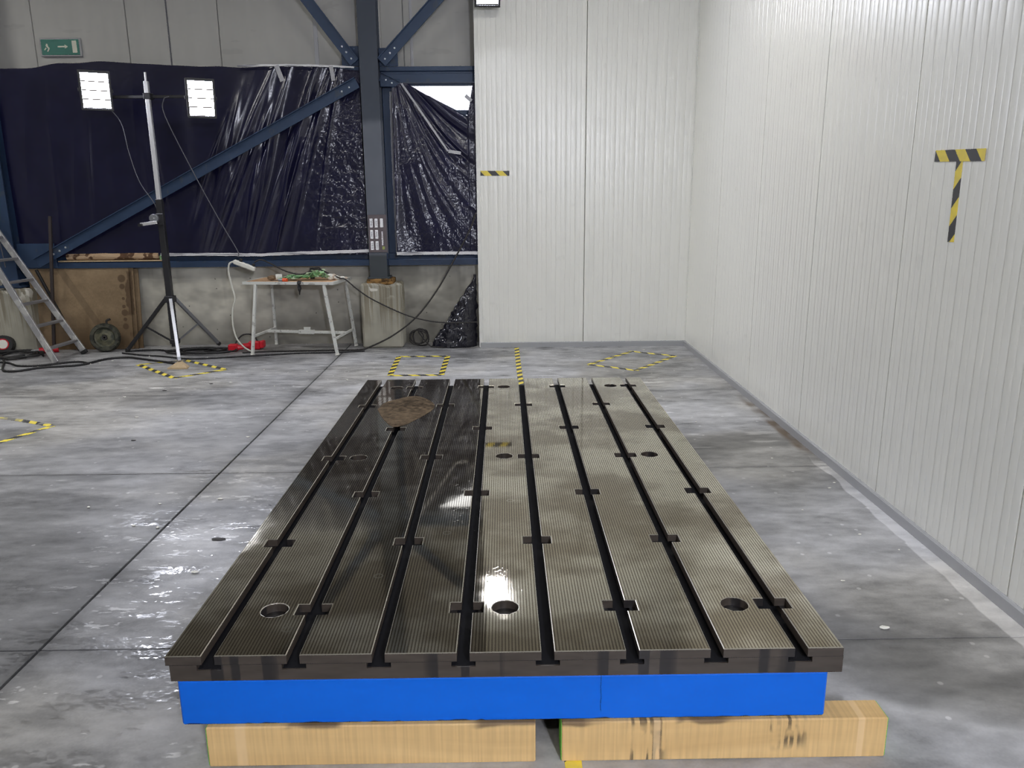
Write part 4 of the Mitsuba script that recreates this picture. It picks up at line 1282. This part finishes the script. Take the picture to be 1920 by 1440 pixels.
ps = thing("power_strip", "white power strip hanging by its cables left of the work table", "power strip")
a_, b_ = np.array([-2.915, 6.50, 1.010]), np.array([-2.690, 6.50, 0.922])
obj("body", bar(a_, b_, 0.044, 0.050, c=0.010), "white_plastic", ps)
dd = (b_ - a_) / np.linalg.norm(b_ - a_); nn = np.array([-dd[2], 0, dd[0]])
for t in (0.22, 0.42, 0.62, 0.82):
    c_ = a_ + (b_ - a_) * t + nn * 0.024
    obj("socket", place(lathe([(0, -0.004), (0.014, -0.004), (0.014, 0.003), (0.018, 0.003), (0.018, -0.006), (0, -0.006)], 20), c_, nn), "off_white", ps)
obj("plug", bar(a_ + dd * 0.07 + nn * 0.022, a_ + dd * 0.07 + nn * 0.060, 0.026, 0.030, c=0.006), "black_rubber", label="black plug in the white power strip", cat="plug")
obj("plug", bar(b_ - dd * 0.03 + nn * 0.022, b_ - dd * 0.03 + nn * 0.055, 0.026, 0.030, c=0.006), "black_rubber", label="black plug at the low right end of the white power strip", cat="plug")
cable("white_cable", [(-2.915, 6.50, 1.010), (-2.965, 6.51, 0.985), (-2.990, 6.53, 0.90), (-2.975, 6.55, 0.74), (-2.955, 6.55, 0.60), (-2.995, 6.56, 0.48), (-3.010, 6.57, 0.30), (-2.985, 6.58, 0.15), (-2.91, 6.58, 0.05), (-2.83, 6.55, 0.010), (-2.78, 6.52, 0.010)], 0.0095, "white_plastic", "white cable hanging from the power strip to the floor")
cable("lamp_cable", [(-3.40, 6.445, 2.695), (-3.46, 6.445, 2.66), (-3.47, 6.47, 2.50), (-3.255, 6.49, 1.96), (-3.03, 6.50, 1.46), (-2.865, 6.50, 1.13), (-2.862, 6.50, 1.055)], 0.0055, "grey_wire", "thin cable running from the right work light down to the power strip")
cable("lamp_cable", [(-4.05, 6.43, 2.62), (-3.92, 6.44, 2.44), (-3.875, 6.44, 2.15), (-3.80, 6.44, 1.85), (-3.66, 6.44, 1.60), (-3.645, 6.44, 1.40)], 0.005, "grey_wire", "thin cable drooping from the left work light to the light stand mast")
cable("black_cable", [(-2.69, 6.50, 1.00), (-2.62, 6.50, 1.025), (-2.52, 6.50, 0.985), (-2.36, 6.50, 0.90), (-2.20, 6.54, 0.86), (-2.05, 6.60, 0.91), (-1.90, 6.62, 0.85), (-1.79, 6.55, 0.815), (-1.72, 6.52, 0.80), (-1.60, 6.50, 0.70), (-1.43, 6.50, 0.58), (-1.08, 6.50, 0.41), (-0.80, 6.50, 0.335), (-0.55, 6.53, 0.31), (-0.29, 6.57, 0.31)], 0.0075, "dark_rubber", "black cable from the power strip over the table to the black sheet heap")
cable("black_cable", [(-0.285, 6.62, 1.50), (-0.36, 6.62, 1.31), (-0.55, 6.62, 0.97), (-0.73, 6.62, 0.67), (-0.96, 6.62, 0.38), (-1.23, 6.60, 0.17), (-1.50, 6.58, 0.04), (-1.62, 6.57, 0.010), (-2.0, 6.55, 0.010), (-2.3, 6.54, 0.010), (-2.62, 6.52, 0.010), (-2.9, 6.47, 0.010)], 0.0085, "dark_rubber", "black cable sagging from the partition edge across the concrete block to the floor")
cable("black_cable", [(-1.55, 6.50, 0.009), (-1.9, 6.43, 0.009), (-2.3, 6.40, 0.009), (-2.7, 6.30, 0.009), (-3.0, 6.22, 0.009), (-3.35, 6.16, 0.009), (-3.7, 6.30, 0.009), (-4.0, 6.40, 0.009), (-4.25, 6.52, 0.009)], 0.0085, "black_rubber", "black cable lying on the floor from under the table past the light stand")
# loose loops at the concrete block
pts = []
for i in range(34):
    t = i / 33
    a = t * 2 * math.pi * 3.3
    rx = 0.095 - 0.012 * t
    pts.append((-0.975 + rx * math.cos(a) + 0.03 * math.sin(a * 0.37), 6.80 - 0.04 * t + 0.022 * math.sin(a * 0.5), 0.105 + (0.093 + 0.045 * (1 if 5 < i < 12 else 0.0) - 0.02 * t) * math.sin(a) + 0.004))
pts += [(-0.86, 6.74, 0.03), (-0.80, 6.70, 0.010), (-0.68, 6.66, 0.010)]
pts = [(x, y, max(z, 0.010)) for x, y, z in pts]
cable("cable_coil", pts, 0.0075, "dark_rubber", "loose loops of black cable standing against the plinth right of the concrete block", n=4)


def tangle(cx, cy, rx, ry, turns, seed, r_, label, drift=(0, 0)):
    g_ = np.random.default_rng(seed)
    p = []
    n = int(turns * 9)
    for i in range(n):
        a = i / 9 * 2 * math.pi
        s = 0.65 + 0.45 * g_.random()
        t = i / n
        p.append((cx + drift[0] * t + rx * s * math.cos(a), cy + drift[1] * t + ry * s * math.sin(a), r_ + 0.002 + 0.014 * (g_.random() ** 2) + 0.006 * (i // 9)))
    return obj("cable_tangle", tube(p, r_, 8, 5), "black_rubber", smooth=True, label=label, cat="cable")


tangle(-3.55, 6.55, 0.30, 0.16, 4.0, 3, 0.010, "tangle of black cable on the floor under the light stand's tripod", (0.35, -0.05))
tangle(-5.35, 6.40, 0.28, 0.20, 4.0, 9, 0.012, "pile of black cable on the floor left of the ladder foot")
cable("black_cable", [(-5.55, 6.45, 0.012), (-5.3, 6.10, 0.012), (-5.08, 5.72, 0.012), (-4.98, 5.62, 0.012), (-4.86, 5.63, 0.012), (-4.72, 5.78, 0.012), (-4.50, 5.84, 0.012), (-4.36, 5.92, 0.012), (-4.26, 6.18, 0.012), (-4.08, 6.26, 0.012), (-3.90, 6.18, 0.012), (-3.60, 6.02, 0.012), (-3.43, 5.92, 0.012)], 0.011, "black_rubber", "thick black cable snaking over the floor in front of the ladder to the wooden wedge")
cable("black_cable", [(-5.60, 6.10, 0.012), (-5.25, 6.05, 0.012), (-5.02, 5.88, 0.012), (-4.80, 5.88, 0.012), (-4.60, 6.02, 0.012), (-4.47, 6.05, 0.012), (-4.36, 5.98, 0.012)], 0.010, "black_rubber", "second black cable looping on the floor around the ladder's near foot")
cable("black_cable", [(-3.06, 6.66, 0.018), (-3.03, 6.70, 0.10), (-2.96, 6.72, 0.165), (-2.87, 6.73, 0.165), (-2.81, 6.72, 0.11), (-2.79, 6.70, 0.04)], 0.008, "black_rubber", "black cable standing in an arch over the red sockets")
cable("bundle_cable", [(-4.26, 6.62, 0.010), (-3.95, 6.68, 0.010), (-3.72, 6.60, 0.010), (-3.45, 6.72, 0.010), (-3.28, 6.62, 0.010), (-3.10, 6.62, 0.010)], 0.010, "black_rubber", "black cable on the floor between the wheel and the red sockets")

rs = thing("red_socket", "pair of red cable couplings on the floor beside the left table leg", "socket")
obj("coupling", cat([bx(-3.085, -2.985, 6.545, 6.635, 0.004, 0.085, 0.012), cyl((-2.99, 6.59, 0.045), (-2.93, 6.61, 0.045), 0.028, 16)]), "red_plastic", rs)
obj("coupling", cat([bx(-2.90, -2.76, 6.66, 6.75, 0.004, 0.095, 0.014), cyl((-2.95, 6.64, 0.05), (-2.89, 6.68, 0.05), 0.030, 16)]), "red_plastic", rs)
obj("lid", bx(-2.765, -2.72, 6.655, 6.755, 0.02, 0.10, 0.010), "red_plastic", rs)
r2 = thing("red_plug", "red plug lying on the floor behind the ladder", "plug")
obj("body", cyl((-5.20, 6.58, 0.034), (-5.03, 6.66, 0.034), 0.032, 16), "red_plastic", r2)
obj("grey_end", cyl((-5.27, 6.547, 0.030), (-5.20, 6.58, 0.032), 0.020, 12), "trim_mat", r2)
r3 = thing("cable_drum", "black cable drum with white label at the left edge of the floor", "drum")
obj("flange", place(lathe([(0, -0.05), (0.095, -0.05), (0.10, -0.045), (0.10, 0.045), (0.095, 0.05), (0, 0.05)], 28), (-5.60, 6.62, 0.101), (0.25, -1, 0.25)), "black_rubber", r3)
obj("label_disc", place(lathe([(0, 0.0), (0.048, 0.0), (0.050, 0.003), (0.050, 0.010), (0, 0.012)], 24), np.array([-5.60, 6.62, 0.101]) + np.array([0.25, -1, 0.25]) / 1.06 * 0.048, (0.25, -1, 0.25)), "off_white", r3)
obj("red_rim", place(lathe([(0.052, 0.0), (0.062, 0.0), (0.062, 0.008), (0.052, 0.008), (0.052, 0.0)], 24), np.array([-5.60, 6.62, 0.101]) + np.array([0.25, -1, 0.25]) / 1.06 * 0.048, (0.25, -1, 0.25)), "red_plastic", r3)
cable("hanging_cord", [(-5.56, 6.70, 2.6), (-5.565, 6.69, 1.9), (-5.555, 6.68, 1.62), (-5.545, 6.68, 1.50), (-5.52, 6.70, 1.20), (-5.515, 6.72, 0.95)], 0.006, "grey_wire", "pale cord hanging down the left column behind the ladder", "cord")

# ------------------------------------------------------------------ crumbs on the floor
crumb_at = [(-4.77, 5.81, 1.5), (-4.99, 5.75, .9), (-5.13, 5.78, 1.5), (-4.32, 5.97, .8), (-4.17, 6.13, .8), (-4.25, 6.02, .6), (-3.87, 6.34, .8), (-3.21, 6.25, .8), (-1.63, 2.16, .9), (-2.33, 2.06, .9), (-1.95, 2.1, .6),
            (-1.85, 3.35, .7), (-1.31, 5.26, .9), (-1.48, 5.12, .8), (1.5, .71, 1.1), (1.74, 2.75, .7), (1.96, 2.30, .6), (1.90, 2.22, .5), (1.90, 1.40, .5), (1.79, 1.58, .6), (-1.43, 1.26, 1.0), (-1.82, 1.77, .9), (-1.96, 1.80, .7),
            (1.55, 6.42, .8), (1.16, 5.33, .7), (1.05, 6.40, .6), (-2.55, 5.05, .9), (-2.1, 4.9, .7), (-3.3, 4.55, .8), (-2.9, 3.9, .9), (1.45, 3.6, .6), (1.62, 1.9, .5), (1.5, 1.1, .6), (-2.4, 5.6, .7), (-1.95, 5.5, .6)]
for i, (x, y, s) in enumerate(crumb_at):
    r_ = 0.0095 * s
    obj("plaster_crumb", sit(lump((x, y, 0.0), (r_ * (1 + 0.5 * (i % 3)), r_, r_ * 0.55), 40 + i % 6, 0.4, 1), 0.0), "off_white", label="small pale crumb of plaster lying on the concrete floor", cat="crumb", group="pale crumbs on the floor")
for i, (x, y, s) in enumerate([(-3.05, 4.78, 1.4), (-2.72, 5.02, 1.3), (-1.45, 1.62, 2.6), (-3.35, 2.35, 2.0), (-2.65, 3.3, 1.2)]):
    obj("dark_scrap", sit(lump((x, y, 0.0), (0.014 * s, 0.006 * s, 0.003), 60 + i, 0.4, 2), 0.0), "dark_rubber", label="small dark scrap lying flat on the concrete floor", cat="scrap", group="dark scraps on the floor")
